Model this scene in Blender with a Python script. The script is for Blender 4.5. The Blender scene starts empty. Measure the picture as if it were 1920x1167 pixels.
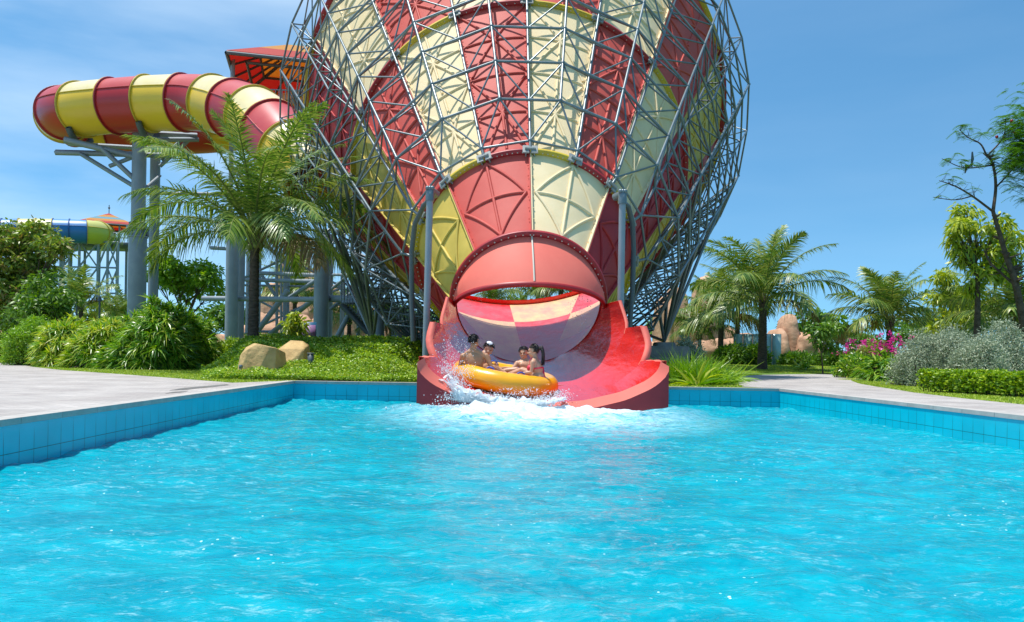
import bpy, bmesh, math, random
import numpy as np
from mathutils import Vector, Matrix
R_ = math.radians
rng = np.random.default_rng(7)
random.seed(7)
scene = bpy.context.scene

# ------------------------------------------------------------------ camera
FPX, PX0, PY0 = 1465.0, 960.0, 668.0
ROLL, YAW, CH = R_(1.0), R_(2.15), 0.55
fwd = Vector((math.sin(YAW), math.cos(YAW), 0)); rgt = Vector((math.cos(YAW), -math.sin(YAW), 0)); upv = Vector((0, 0, 1))
cam_d = bpy.data.cameras.new("camera"); cam = bpy.data.objects.new("camera", cam_d)
scene.collection.objects.link(cam); scene.camera = cam
cx_ = rgt * math.cos(ROLL) + upv * math.sin(ROLL); cu_ = -rgt * math.sin(ROLL) + upv * math.cos(ROLL)
m = Matrix((cx_, cu_, -fwd)).transposed().to_4x4(); m.translation = Vector((0, 0, CH)); cam.matrix_world = m
cam_d.sensor_width = 36; cam_d.lens = 36 * FPX / 1920; cam_d.shift_y = (PY0 - 583.5) / 1920
cam_d.clip_start = 0.05; cam_d.clip_end = 6000

def at(px, py, d):
    u = px - PX0; v = py - PY0
    a = u * math.cos(ROLL) + v * math.sin(ROLL); b = -u * math.sin(ROLL) + v * math.cos(ROLL)
    p = fwd * d + rgt * (a * d / FPX); return Vector((p.x, p.y, CH - b * d / FPX))
def gnd(px, py, z=0.0):
    u = px - PX0; v = py - PY0
    b = -u * math.sin(ROLL) + v * math.cos(ROLL); return at(px, py, (CH - z) * FPX / b)
def atg(px, d, z=0.0):
    p = at(px, 600, d); return Vector((p.x, p.y, z))

# ------------------------------------------------------------------ light, sky, exposure
SUN_DIR = Vector((-0.26, 0.02, 0.96)).normalized()
elev = math.asin(SUN_DIR.z); azim = math.atan2(SUN_DIR.x, SUN_DIR.y)
sl = bpy.data.lights.new("sun", 'SUN'); so = bpy.data.objects.new("sun", sl); scene.collection.objects.link(so)
sl.energy = 4.6; sl.angle = R_(0.53); sl.color = (1, 0.96, 0.9)
so.rotation_euler = SUN_DIR.to_track_quat('Z', 'Y').to_euler()
w = bpy.data.worlds.new("World"); scene.world = w; w.use_nodes = True
nt = w.node_tree; N = nt.nodes; L = nt.links
bg = N['Background']; bg.inputs[1].default_value = 0.15
sky = N.new('ShaderNodeTexSky'); sky.sky_type = 'NISHITA'; sky.sun_disc = False
sky.sun_elevation = elev; sky.sun_rotation = azim; sky.air_density = 1.0; sky.dust_density = 0.25; sky.ozone_density = 2.0
tc = N.new('ShaderNodeTexCoord'); mp = N.new('ShaderNodeMapping'); mp.inputs['Scale'].default_value = (1.0, 1.0, 4.5)
mp.inputs['Rotation'].default_value = (0.12, 0.1, 0.3)
sx_ = N.new('ShaderNodeSeparateXYZ'); gx = N.new('ShaderNodeMapRange'); gx.inputs[1].default_value = .25; gx.inputs[2].default_value = -.55; gx.inputs[3].default_value = .15; gx.inputs[4].default_value = 1.3; gm = N.new('ShaderNodeMath'); gm.operation = 'MULTIPLY'; gm.use_clamp = True
L.new(tc.outputs['Generated'], sx_.inputs[0]); L.new(sx_.outputs[0], gx.inputs[0]); L.new(gx.outputs[0], gm.inputs[1])
nz = N.new('ShaderNodeTexNoise'); nz.inputs['Scale'].default_value = 1.7; nz.inputs['Detail'].default_value = 7; nz.inputs['Roughness'].default_value = .5
cr = N.new('ShaderNodeValToRGB'); cr.color_ramp.elements[0].position = .42; cr.color_ramp.elements[1].position = .78
cr.color_ramp.elements[0].color = (0, 0, 0, 1); cr.color_ramp.elements[1].color = (.5, .5, .5, 1)
mx = N.new('ShaderNodeMixRGB'); mx.inputs[2].default_value = (6.0, 6.9, 7.6, 1)
va = N.new('ShaderNodeVectorMath'); va.operation = 'MULTIPLY_ADD'; va.inputs[1].default_value = (1, 1, 1.15); va.inputs[2].default_value = (0, 0, .14)
L.new(tc.outputs['Generated'], va.inputs[0]); L.new(va.outputs[0], sky.inputs[0])
tn = N.new('ShaderNodeMixRGB'); tn.blend_type = 'MULTIPLY'; tn.inputs[0].default_value = 1; tn.inputs[2].default_value = (.60, 1.0, 1.05, 1); L.new(sky.outputs[0], tn.inputs[1])
L.new(tc.outputs['Generated'], mp.inputs[0]); L.new(mp.outputs[0], nz.inputs[0]); L.new(nz.outputs[0], cr.inputs[0])
L.new(cr.outputs[0], gm.inputs[0]); L.new(gm.outputs[0], mx.inputs[0]); L.new(tn.outputs[0], mx.inputs[1]); L.new(mx.outputs[0], bg.inputs[0])
scene.view_settings.view_transform = 'Standard'; scene.view_settings.look = 'None'
scene.view_settings.exposure = 0.3; scene.view_settings.gamma = 1.0

# ------------------------------------------------------------------ materials
def mat(name, col, rough=.6, spec=.5, var=None, vscale=3.0, bump=0.0, bscale=20.0, island=None, trans=0.0, coat=0.0, metal=0.0, detail=5, stretch=None):
    mt = bpy.data.materials.new(name); mt.use_nodes = True
    n = mt.node_tree.nodes; l = mt.node_tree.links; p = n['Principled BSDF']
    p.inputs['Base Color'].default_value = (*col, 1); p.inputs['Roughness'].default_value = rough
    p.inputs['Specular IOR Level'].default_value = spec; p.inputs['Metallic'].default_value = metal
    p.inputs['Coat Weight'].default_value = coat; p.inputs['Coat Roughness'].default_value = .08
    src = None
    t = n.new('ShaderNodeTexCoord'); co = t.outputs['Object']
    if stretch:
        mg = n.new('ShaderNodeMapping'); mg.inputs['Scale'].default_value = stretch; l.new(co, mg.inputs[0]); co = mg.outputs[0]
    if var:
        z = n.new('ShaderNodeTexNoise'); z.inputs['Scale'].default_value = vscale; z.inputs['Detail'].default_value = detail; z.inputs['Roughness'].default_value = .62
        l.new(co, z.inputs[0])
        r = n.new('ShaderNodeValToRGB'); r.color_ramp.elements[0].position = .33; r.color_ramp.elements[1].position = .68
        r.color_ramp.elements[0].color = (*var, 1); r.color_ramp.elements[1].color = (*col, 1)
        l.new(z.outputs[0], r.inputs[0]); src = r.outputs[0]
    if island:
        g = n.new('ShaderNodeNewGeometry'); r2 = n.new('ShaderNodeValToRGB')
        els = r2.color_ramp.elements; els[0].color = (*island[0], 1); els[1].color = (*island[-1], 1)
        for k, c in enumerate(island[1:-1]):
            e = els.new((k + 1) / (len(island) - 1)); e.color = (*c, 1)
        l.new(g.outputs['Random Per Island'], r2.inputs[0])
        if src:
            mm = n.new('ShaderNodeMixRGB'); mm.inputs[0].default_value = .65; l.new(src, mm.inputs[1]); l.new(r2.outputs[0], mm.inputs[2]); src = mm.outputs[0]
        else: src = r2.outputs[0]
    if src: l.new(src, p.inputs['Base Color'])
    if bump:
        z2 = n.new('ShaderNodeTexNoise'); z2.inputs['Scale'].default_value = bscale; z2.inputs['Detail'].default_value = 6
        l.new(co, z2.inputs[0]); b = n.new('ShaderNodeBump'); b.inputs['Strength'].default_value = bump; b.inputs['Distance'].default_value = .05
        l.new(z2.outputs[0], b.inputs['Height']); l.new(b.outputs[0], p.inputs['Normal'])
    if trans:
        tr = n.new('ShaderNodeBsdfTranslucent'); ms = n.new('ShaderNodeMixShader'); ms.inputs[0].default_value = trans
        if src:
            hs = n.new('ShaderNodeHueSaturation'); hs.inputs['Value'].default_value = 1.5; hs.inputs['Saturation'].default_value = 1.1
            l.new(src, hs.inputs['Color']); l.new(hs.outputs[0], tr.inputs[0])
        else: tr.inputs[0].default_value = (*[min(1, c * 1.5) for c in col], 1)
        l.new(p.outputs[0], ms.inputs[1]); l.new(tr.outputs[0], ms.inputs[2]); l.new(ms.outputs[0], n['Material Output'].inputs[0])
    return mt

M = {}
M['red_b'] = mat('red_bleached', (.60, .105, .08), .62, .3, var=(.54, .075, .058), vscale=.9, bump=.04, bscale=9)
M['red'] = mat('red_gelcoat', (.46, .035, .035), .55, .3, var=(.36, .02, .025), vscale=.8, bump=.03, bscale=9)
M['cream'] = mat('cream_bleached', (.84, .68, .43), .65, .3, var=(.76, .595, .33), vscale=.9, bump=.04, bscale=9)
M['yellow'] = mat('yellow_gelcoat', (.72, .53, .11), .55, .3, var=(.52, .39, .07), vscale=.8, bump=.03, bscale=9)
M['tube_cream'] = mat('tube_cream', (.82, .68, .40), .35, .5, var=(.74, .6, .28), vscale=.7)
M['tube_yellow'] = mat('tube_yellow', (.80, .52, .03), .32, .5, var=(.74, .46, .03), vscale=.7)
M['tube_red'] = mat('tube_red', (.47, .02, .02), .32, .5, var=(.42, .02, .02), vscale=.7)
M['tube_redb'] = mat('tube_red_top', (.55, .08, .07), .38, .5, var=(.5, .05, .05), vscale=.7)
M['yflange'] = mat('yellow_flange', (.62, .46, .03), .45, .5, var=(.5, .34, .03), vscale=3)
M['rflange'] = mat('red_flange', (.40, .02, .025), .45, .5, var=(.33, .015, .02), vscale=3)
M['wet_red'] = mat('wet_red', (.70, .02, .018), .36, .16, var=(.58, .12, .12), vscale=1.5, coat=.04, bump=.6, bscale=6, stretch=(1.3, .3, 1))
M['wet_cream'] = mat('wet_cream', (.78, .56, .27), .38, .14, var=(.66, .32, .24), vscale=1.5, coat=.03, bump=.6, bscale=6, stretch=(1.3, .3, 1))
M['chute_red'] = mat('chute_red', (.72, .022, .012), .2, .4, var=(.52, .014, .012), vscale=1.6, coat=.16, bump=.55, bscale=4.5, stretch=(1.2, .28, 1.2))
M['pink'] = mat('canopy_red', (.80, .18, .13), .6, .25, var=(.75, .15, .11), vscale=.9, bump=.03, bscale=6)
M['steel'] = mat('galvanised_steel', (.20, .245, .26), .36, .5, var=(.13, .16, .17), vscale=2.0, metal=.35)
M['col'] = mat('grey_column', (.30, .34, .37), .5, .4, var=(.22, .26, .29), vscale=1.2)
M['darksteel'] = mat('dark_steel', (.10, .12, .13), .5, .4)
M['concrete'] = mat('concrete', (.34, .34, .32), .9, .2, var=(.22, .22, .21), vscale=4, bump=.2, bscale=30)
M['bracket'] = mat('bracket_zinc', (.34, .35, .33), .6, .4, var=(.24, .25, .24), vscale=8)
M['white'] = mat('bolt_white', (.6, .55, .45), .5)

def leafmat(name, cols, trans=.28, rough=.42, spec=.5):
    return mat(name, cols[0], rough, spec, island=cols, trans=trans)
M['palm'] = leafmat('palm_leaflet', [(0.048, 0.112, 0.016), (0.100, 0.198, 0.024), (0.222, 0.318, 0.051), (0.310, 0.355, 0.075)], .22, .33)
M['palm_far'] = leafmat('palm_leaflet_far', [(0.053, 0.122, 0.019), (0.105, 0.195, 0.026), (0.229, 0.309, 0.053), (0.351, 0.357, 0.079)], .22, .38)
M['palm_dry'] = leafmat('palm_dry', [(.28, .20, .05), (.22, .12, .04), (.3, .22, .08)], .25, .6)
M['rachis'] = mat('rachis', (.16, .19, .04), .5)
M['bark_palm'] = mat('palm_bark', (.13, .105, .085), .95, .1, var=(.05, .04, .032), vscale=6, bump=.6, bscale=9, stretch=(1, 1, 5))
M['bark'] = mat('bark', (.15, .11, .085), .95, .1, var=(.07, .052, .04), vscale=7, bump=.5, bscale=14)
M['strap'] = leafmat('strap_leaf', [(.04, .14, .012), (.10, .26, .02), (.24, .42, .03), (.50, .56, .08)], .3, .3)
M['strap_y'] = leafmat('strap_leaf_yellow', [(.08, .23, .015), (.20, .38, .02), (.42, .50, .04), (.62, .60, .10)], .32, .32)
M['lime'] = leafmat('lime_leaf', [(0.135, 0.286, 0.014), (0.216, 0.390, 0.024), (0.324, 0.468, 0.036)], .28)
M['tree'] = leafmat('tree_leaf', [(0.053, 0.131, 0.014), (0.106, 0.224, 0.022), (0.188, 0.317, 0.029)], .25)
M['tree_olive'] = leafmat('tree_olive_leaf', [(0.084, 0.172, 0.020), (0.180, 0.287, 0.033), (0.336, 0.391, 0.066), (0.132, 0.230, 0.022), (0.312, 0.196, 0.055)], .28)
M['mango'] = leafmat('mango_leaf', [(0.162, 0.254, 0.018), (0.356, 0.448, 0.036), (0.583, 0.598, 0.060), (0.130, 0.239, 0.024)], .3)
M['silver'] = leafmat('silver_leaf', [(0.204, 0.264, 0.149), (0.324, 0.384, 0.253), (0.456, 0.504, 0.356)], .15, .55)
M['hedge'] = leafmat('hedge_leaf', [(0.119, 0.250, 0.012), (0.254, 0.406, 0.018), (0.473, 0.562, 0.036)], .25)
M['cover'] = leafmat('cover_leaf', [(0.091, 0.214, 0.014), (0.244, 0.406, 0.029), (0.486, 0.598, 0.058), (0.154, 0.300, 0.029)], .25)
M['grassb'] = leafmat('grass_blade', [(0.194, 0.313, 0.020), (0.350, 0.460, 0.040), (0.505, 0.559, 0.066)], .25, .55)
M['flower_y'] = mat('yellow_petal', (.8, .55, .02), .6)
M['flower_m'] = leafmat('magenta_bract', [(.55, .02, .28), (.7, .05, .35), (.6, .02, .2)], .3)
M['fern'] = leafmat('feather_leaf', [(0.054, 0.156, 0.014), (0.121, 0.260, 0.024)], .3)

# ------------------------------------------------------------------ mesh helpers
class MB:
    def __init__(s): s.v = []; s.f = []; s.n = 0
    def add(s, V, F, mi=0):
        V = np.asarray(V, float).reshape(-1, 3); F = np.asarray(F, int)
        if len(F) == 0: return s
        s.v.append(V); s.f.append((F + s.n, mi)); s.n += len(V); return s
    def build(s, name, mats, parent=None, smooth=True, off=None):
        me = bpy.data.meshes.new(name)
        if not isinstance(mats, (list, tuple)): mats = [mats]
        for x in mats: me.materials.append(x)
        V = np.concatenate(s.v); me.vertices.add(len(V))
        if parent is not None and off is None: V = V - np.array(parent.location)
        if off is not None: V = V - np.array(off)
        me.vertices.foreach_set('co', V.astype(np.float32).ravel())
        li = np.concatenate([F.ravel() for F, _ in s.f]); tot = np.concatenate([np.full(len(F), F.shape[1]) for F, _ in s.f])
        mi = np.concatenate([np.full(len(F), m) for F, m in s.f])
        me.loops.add(len(li)); me.loops.foreach_set('vertex_index', li.astype(np.int32))
        me.polygons.add(len(tot)); st = np.concatenate([[0], np.cumsum(tot)[:-1]])
        me.polygons.foreach_set('loop_start', st.astype(np.int32)); me.polygons.foreach_set('loop_total', tot.astype(np.int32))
        me.polygons.foreach_set('material_index', mi.astype(np.int32))
        me.polygons.foreach_set('use_smooth', np.full(len(tot), smooth))
        me.update(calc_edges=True); me.validate(verbose=False)
        o = bpy.data.objects.new(name, me); scene.collection.objects.link(o)
        if parent is not None: o.parent = parent
        elif off is not None: o.location = off
        return o

def tag(o, label, cat, group=None, kind=None):
    if label: o['label'] = label
    if cat: o['category'] = cat
    if group: o['group'] = group
    if kind: o['kind'] = kind
    return o
def empty(name, loc, label, cat, group=None):
    o = bpy.data.objects.new(name, None); o.location = loc; o.empty_display_size = .3
    scene.collection.objects.link(o); return tag(o, label, cat, group)

def box(mb, c, s, mi=0, rot=None, bev=0.0):
    c = np.array(c, float); h = np.array(s, float) / 2
    V = np.array([[x, y, z] for z in (-1, 1) for y in (-1, 1) for x in (-1, 1)], float)
    if bev <= 0:
        P = V * h; F = [[0, 2, 3, 1], [4, 5, 7, 6], [0, 1, 5, 4], [2, 6, 7, 3], [0, 4, 6, 2], [1, 3, 7, 5]]
        if rot is not None: P = P @ np.array(rot).T
        mb.add(P + c, F, mi)
    else:
        bm = bmesh.new(); bmesh.ops.create_cube(bm, size=1)
        for v in bm.verts: v.co = Vector((v.co.x * s[0], v.co.y * s[1], v.co.z * s[2]))
        bmesh.ops.bevel(bm, geom=bm.edges[:], offset=bev, segments=2, affect='EDGES')
        bm_add(mb, bm, c, rot, mi)
def bm_add(mb, bm, c=(0, 0, 0), rot=None, mi=0):
    P = np.array([v.co[:] for v in bm.verts])
    if rot is not None: P = P @ np.array(rot).T
    P = P + np.array(c)
    for k in (3, 4, 5, 6, 7, 8, 16, 24):
        F = [[v.index for v in f.verts] for f in bm.faces if len(f.verts) == k]
        if F:
            mb.v.append(P); mb.f.append((np.array(F) + mb.n, mi)); mb.n += len(P)
    bm.free()
def frames(P):
    P = np.asarray(P, float); T = np.gradient(P, axis=0); T /= np.linalg.norm(T, axis=1)[:, None] + 1e-9
    a = np.array([0, 0, 1.]) if abs(T[0][2]) < .9 else np.array([1., 0, 0])
    U = np.zeros_like(P); u = a - T[0] * a.dot(T[0]); u /= np.linalg.norm(u); U[0] = u
    for i in range(1, len(P)):
        u = u - T[i] * u.dot(T[i]); u /= np.linalg.norm(u) + 1e-9; U[i] = u
    return T, U, np.cross(T, U)
def tube(mb, P, r, n=8, mi=0, cap=True):
    P = np.array([list(p) for p in P], float); k = len(P); r = np.broadcast_to(np.asarray(r, float), (k,))
    T, U, W = frames(P); a = np.arange(n) * 2 * np.pi / n
    V = P[:, None] + r[:, None, None] * (np.cos(a)[None, :, None] * U[:, None] + np.sin(a)[None, :, None] * W[:, None])
    I = np.arange(k * n).reshape(k, n); A = I[:-1]; B = I[1:]
    F = np.stack([A, np.roll(A, -1, 1), np.roll(B, -1, 1), B], -1).reshape(-1, 4)
    V = V.reshape(-1, 3); mb.add(V, F, mi)
    if cap:
        mb.add(V[:n], np.arange(n)[::-1][None], mi); mb.add(V[-n:], np.arange(n)[None], mi)
def sticks(mb, A, B, r, n=6, mi=0):
    A = np.asarray(A, float); B = np.asarray(B, float); k = len(A)
    if k == 0: return
    D = B - A; D /= np.linalg.norm(D, axis=1)[:, None] + 1e-9
    h = np.where(np.abs(D[:, 2:3]) < .9, np.array([[0, 0, 1.]]), np.array([[1., 0, 0]]))
    U = np.cross(D, h); U /= np.linalg.norm(U, axis=1)[:, None]; W = np.cross(D, U)
    a = np.arange(n) * 2 * np.pi / n; r = np.broadcast_to(np.asarray(r, float), (k,))[:, None, None]
    ring = r * (np.cos(a)[None, :, None] * U[:, None] + np.sin(a)[None, :, None] * W[:, None])
    V = np.concatenate([A[:, None] + ring, B[:, None] + ring], 1).reshape(-1, 3)
    o = np.arange(k)[:, None, None] * 2 * n; i = np.arange(n); j = (i + 1) % n
    F = (np.stack([i, j, j + n, i + n], -1)[None] + o).reshape(-1, 4); mb.add(V, F, mi)
def grid(mb, P, mi=0, flip=False):
    P = np.asarray(P, float); a, b = P.shape[:2]; I = np.arange(a * b).reshape(a, b)
    F = np.stack([I[:-1, :-1], I[:-1, 1:], I[1:, 1:], I[1:, :-1]], -1).reshape(-1, 4)
    if flip: F = F[:, ::-1]
    mb.add(P.reshape(-1, 3), F, mi)
def strips(mb, B, D, S, Ln, Wd, prof, droop=0.0, mi=0, curl=None):
    """many tapering leaf strips; B base, D direction, S side, Ln length, Wd width"""
    B = np.asarray(B, float); n = len(B); k = len(prof)
    D = D / (np.linalg.norm(D, axis=1)[:, None] + 1e-9); S = S - D * (S * D).sum(1)[:, None]; S = S / (np.linalg.norm(S, axis=1)[:, None] + 1e-9)
    t = np.linspace(0, 1, k); Ln = np.broadcast_to(Ln, (n,)); Wd = np.broadcast_to(Wd, (n,)); droop = np.broadcast_to(droop, (n,))
    C = B[:, None] + D[:, None] * (Ln[:, None] * t)[..., None]
    C[..., 2] -= (droop * Ln)[:, None] * t ** 2
    hw = Wd[:, None] * np.asarray(prof)[None] / 2
    V = np.stack([C - S[:, None] * hw[..., None], C + S[:, None] * hw[..., None]], 2).reshape(-1, 3)
    o = np.arange(n)[:, None, None] * 2 * k; i = np.arange(k - 1) * 2
    F = (np.stack([i, i + 1, i + 3, i + 2], -1)[None] + o).reshape(-1, 4); mb.add(V, F, mi)
LEAF = (.15, 1, .7, .05); BLADE = (1, .8, .05)
def rdir(n, zmin=-1, zmax=1):
    z = rng.uniform(zmin, zmax, n); a = rng.uniform(0, 2 * np.pi, n); r = np.sqrt(np.maximum(0, 1 - z * z)); return np.stack([r * np.cos(a), r * np.sin(a), z], -1)
ICO = None
def icos(mb, C, r, mi=0, sub=1):
    bm = bmesh.new(); bmesh.ops.create_icosphere(bm, subdivisions=sub, radius=1)
    V = np.array([v.co[:] for v in bm.verts]); F = np.array([[v.index for v in f.verts] for f in bm.faces]); bm.free()
    C = np.asarray(C, float); r = np.asarray(r, float)
    if r.ndim == 1: r = r[:, None].repeat(3, 1)
    n = len(C); P = (C[:, None] + V[None] * r[:, None]).reshape(-1, 3)
    mb.add(P, (F[None] + np.arange(n)[:, None, None] * len(V)).reshape(-1, 3), mi)
def vnoise(P, seed=0, octs=4, sc=1.0):
    """cheap value noise from random sines"""
    g = np.random.default_rng(seed); out = np.zeros(len(P)); a = 1.0
    for o in range(octs):
        for _ in range(5):
            k = g.normal(0, 1, 3) * sc * 2 ** o * 1.6; out += a * np.sin(P @ k + g.uniform(0, 6.28)) / 3
        a *= .5
    return out
def sstep(x, a, b):
    t = np.clip((np.asarray(x, float) - a) / (b - a), 0, 1); return t * t * (3 - 2 * t)
def gh(x, y): return .3 * sstep(y, 34.5, 41)
# ------------------------------------------------------------------ SETTING
XL, XR, YF, YN, WZ = -3.58, 5.79, 15.0, -4.0, -0.355
def grass_mat():
    mt = mat('lawn', (.13, .21, .025), .9, .2, var=(.07, .14, .015), vscale=2.2, bump=.5, bscale=60)
    return mt
xs = np.unique(np.concatenate([[-900, -300, -120, -60], np.arange(-40, 60, 2.), [80, 150, 400, 1000], [XL - .02, XR + .02]]))
ys = np.unique(np.concatenate([[-60, -20, YN - .02], np.arange(-2, 60, 1.5), [80, 120, 200, 400, 1000, 3000], [YF + .02]]))
X, Y = np.meshgrid(xs, ys); Z = gh(X, Y) - .004; G = np.stack([X, Y, Z], -1)
I = np.arange(X.size).reshape(X.shape); F = np.stack([I[:-1, :-1], I[:-1, 1:], I[1:, 1:], I[1:, :-1]], -1)
cxm = (X[:-1, :-1] + X[1:, 1:]) / 2; cym = (Y[:-1, :-1] + Y[1:, 1:]) / 2
keep = ~((cxm > XL - .02) & (cxm < XR + .02) & (cym > YN) & (cym < YF + .02))
mb = MB(); mb.add(G, F[keep].reshape(-1, 4)); o = mb.build('ground', grass_mat()); o['kind'] = 'structure'

def paver_mat():
    mt = mat('paver_stone', (.42, .38, .36), .8, .3); n = mt.node_tree.nodes; l = mt.node_tree.links
    t = n.new('ShaderNodeTexCoord'); b = n.new('ShaderNodeTexBrick'); b.inputs['Scale'].default_value = 1
    b.inputs['Brick Width'].default_value = .2; b.inputs['Row Height'].default_value = .1; b.inputs['Mortar Size'].default_value = .004
    b.inputs['Color1'].default_value = (.50, .455, .42, 1); b.inputs['Color2'].default_value = (.40, .365, .34, 1); b.inputs['Mortar'].default_value = (.26, .24, .22, 1)
    l.new(t.outputs['Object'], b.inputs[0])
    z = n.new('ShaderNodeTexNoise'); z.inputs['Scale'].default_value = 1.1; z.inputs['Detail'].default_value = 8; l.new(t.outputs['Object'], z.inputs[0])
    r = n.new('ShaderNodeValToRGB'); r.color_ramp.elements[0].position = .3; r.color_ramp.elements[0].color = (.72, .70, .70, 1); r.color_ramp.elements[1].position = .65; r.color_ramp.elements[1].color = (1, 1, 1, 1)
    l.new(z.outputs[0], r.inputs[0]); mm = n.new('ShaderNodeMixRGB'); mm.blend_type = 'MULTIPLY'; mm.inputs[0].default_value = 1
    l.new(b.outputs[0], mm.inputs[1]); l.new(r.outputs[0], mm.inputs[2]); l.new(mm.outputs[0], n['Principled BSDF'].inputs['Base Color'])
    return mt
M['paver'] = paver_mat(); M['coping'] = mat('coping_stone', (.50, .46, .42), .75, .3, var=(.38, .35, .32), vscale=5)
def poly_sheet(name, pts, z, m_, th=.05):
    bm = bmesh.new(); vs = [bm.verts.new((p[0], p[1], z)) for p in pts]; f = bm.faces.new(vs)
    if f.normal.z < 0: f.normal_flip()
    r = bmesh.ops.extrude_face_region(bm, geom=[f])
    for v in [g for g in r['geom'] if isinstance(g, bmesh.types.BMVert)]: v.co.z -= th
    bmesh.ops.recalc_face_normals(bm, faces=bm.faces[:]); me = bpy.data.meshes.new(name); bm.to_mesh(me); bm.free(); me.materials.append(m_)
    o = bpy.data.objects.new(name, me); scene.collection.objects.link(o); o['kind'] = 'structure'; return o
g = lambda x, y: gnd(x, y)[:2]
CW = .16
poly_sheet('pool_deck', [(XL - CW, YN - 3), (XL - CW, YF + .05), g(436, 718.5), g(330, 710), g(230, 702.5), g(115, 694.5), g(66, 689), g(20, 681), g(0, 677.5), (-60, 31), (-60, YN - 3)], .004, M['paver'])
tipl = [g(1392, 725.5), g(1376, 718), g(1364, 710.5), g(1385, 706), g(1431, 703.3), g(1520, 702), g(1612, 703.2), (26, 34), (26, 32)]
isl = [g(1640, 708), g(1603, 711.5), g(1597, 715), g(1612, 720), g(1640, 725), g(1716, 737), g(1800, 747), g(1920, 759.5), (9.6, 9.5), (9.8, YN - 3)]
poly_sheet('path', tipl + isl + [(XR + CW, YN - 3), (XR + CW, YF + CW)], .004, M['paver'])
wet = mat('wet_stone', (.16, .13, .11), .3, .5, var=(.24, .2, .17), vscale=6)
for k, pl in enumerate(([(318, 733), (345, 728.5), (395, 724), (425, 721.5), (430, 723), (400, 726.5), (372, 729), (350, 732)], [(310, 739), (325, 736), (352, 734.5), (340, 737)])): poly_sheet('wet_patch', [g(*q) for q in pl], .0075, wet, .003)
# coping strip of cut stones round the pool
mb = MB()
def cop(x0, y0, x1, y1): box(mb, ((x0 + x1) / 2, (y0 + y1) / 2, -.016), (abs(x1 - x0), abs(y1 - y0), .05), 0, None)
for y in np.arange(YN, YF, .6): cop(XL - CW + .002, y + .003, XL + .012, min(y + .597, YF + CW)); cop(XR - .012, y + .003, XR + CW - .002, min(y + .597, YF + CW))
for x in np.arange(XL + .02, XR - .02, .6): cop(x + .003, YF - .012, min(x + .597, XR - .02), YF + CW)
o = mb.build('pool_coping', M['coping'], smooth=False); o['kind'] = 'structure'

def tile_mat():
    mt = mat('pool_tile', (.0, .34, .56), .25, .5); n = mt.node_tree.nodes; l = mt.node_tree.links
    uv = n.new('ShaderNodeUVMap'); b = n.new('ShaderNodeTexBrick'); b.offset = 0; b.inputs['Scale'].default_value = 1
    b.inputs['Brick Width'].default_value = .2; b.inputs['Row Height'].default_value = .235; b.inputs['Mortar Size'].default_value = .0035; b.inputs['Mortar Smooth'].default_value = .2
    b.inputs['Color1'].default_value = (.0, .50, .64, 1); b.inputs['Color2'].default_value = (.0, .54, .68, 1); b.inputs['Mortar'].default_value = (.005, .12, .13, 1)
    l.new(uv.outputs[0], b.inputs[0])
    sp = n.new('ShaderNodeSeparateXYZ'); l.new(uv.outputs[0], sp.inputs[0])
    mr = n.new('ShaderNodeMapRange'); mr.inputs[1].default_value = -.13; mr.inputs[2].default_value = -.02; mr.inputs[3].default_value = 0; mr.inputs[4].default_value = 1
    z = n.new('ShaderNodeTexNoise'); z.inputs['Scale'].default_value = 3.5; l.new(uv.outputs[0], z.inputs[0])
    ad = n.new('ShaderNodeMath'); ad.operation = 'MULTIPLY_ADD'; ad.inputs[1].default_value = .16; l.new(z.outputs[0], ad.inputs[0])
    ad2 = n.new('ShaderNodeMath'); ad2.operation = 'SUBTRACT'; ad2.inputs[1].default_value = .08
    l.new(sp.outputs[1], ad.inputs[2]); l.new(ad.outputs[0], ad2.inputs[0]); l.new(ad2.outputs[0], mr.inputs[0])
    mm = n.new('ShaderNodeMixRGB'); l.new(mr.outputs[0], mm.inputs[0]); l.new(b.outputs[0], mm.inputs[1]); mm.inputs[2].default_value = (.0, .53, .67, 1)
    z3 = n.new('ShaderNodeTexNoise'); z3.inputs['Scale'].default_value = 2.0; z3.inputs['Detail'].default_value = 6; l.new(uv.outputs[0], z3.inputs[0])
    r3 = n.new('ShaderNodeValToRGB'); r3.color_ramp.elements[0].position = .3; r3.color_ramp.elements[0].color = (.8, .86, .86, 1); r3.color_ramp.elements[1].position = .65; r3.color_ramp.elements[1].color = (1, 1, 1, 1)
    l.new(z3.outputs[0], r3.inputs[0]); m4 = n.new('ShaderNodeMixRGB'); m4.blend_type = 'MULTIPLY'; m4.inputs[0].default_value = 1
    l.new(mm.outputs[0], m4.inputs[1]); l.new(r3.outputs[0], m4.inputs[2])
    l.new(m4.outputs[0], n['Principled BSDF'].inputs['Base Color']); return mt
M['tile'] = tile_mat()
def wall(name, a, b):
    bm = bmesh.new(); L_ = (Vector(b) - Vector(a)).length; uvl = bm.loops.layers.uv.new('UVMap')
    q = [bm.verts.new((*a, -1.3)), bm.verts.new((*b, -1.3)), bm.verts.new((*b, -.03)), bm.verts.new((*a, -.03))]; f = bm.faces.new(q)
    for lp, uv in zip(f.loops, [(0, -1.3), (L_, -1.3), (L_, 0), (0, 0)]): lp[uvl].uv = uv
    me = bpy.data.meshes.new(name); bm.to_mesh(me); bm.free(); me.materials.append(M['tile'])
    o = bpy.data.objects.new(name, me); scene.collection.objects.link(o); o['kind'] = 'structure'
wall('pool_wall', (XL, YF), (XL, YN)); wall('pool_wall', (XL, YF), (XR, YF)); wall('pool_wall', (XR, YF), (XR, YN)); wall('pool_wall', (XL, YN), (XR, YN))
poly_sheet('pool_floor', [(XL, YN), (XR, YN), (XR, YF), (XL, YF)], -1.3, M['tile'])

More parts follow.
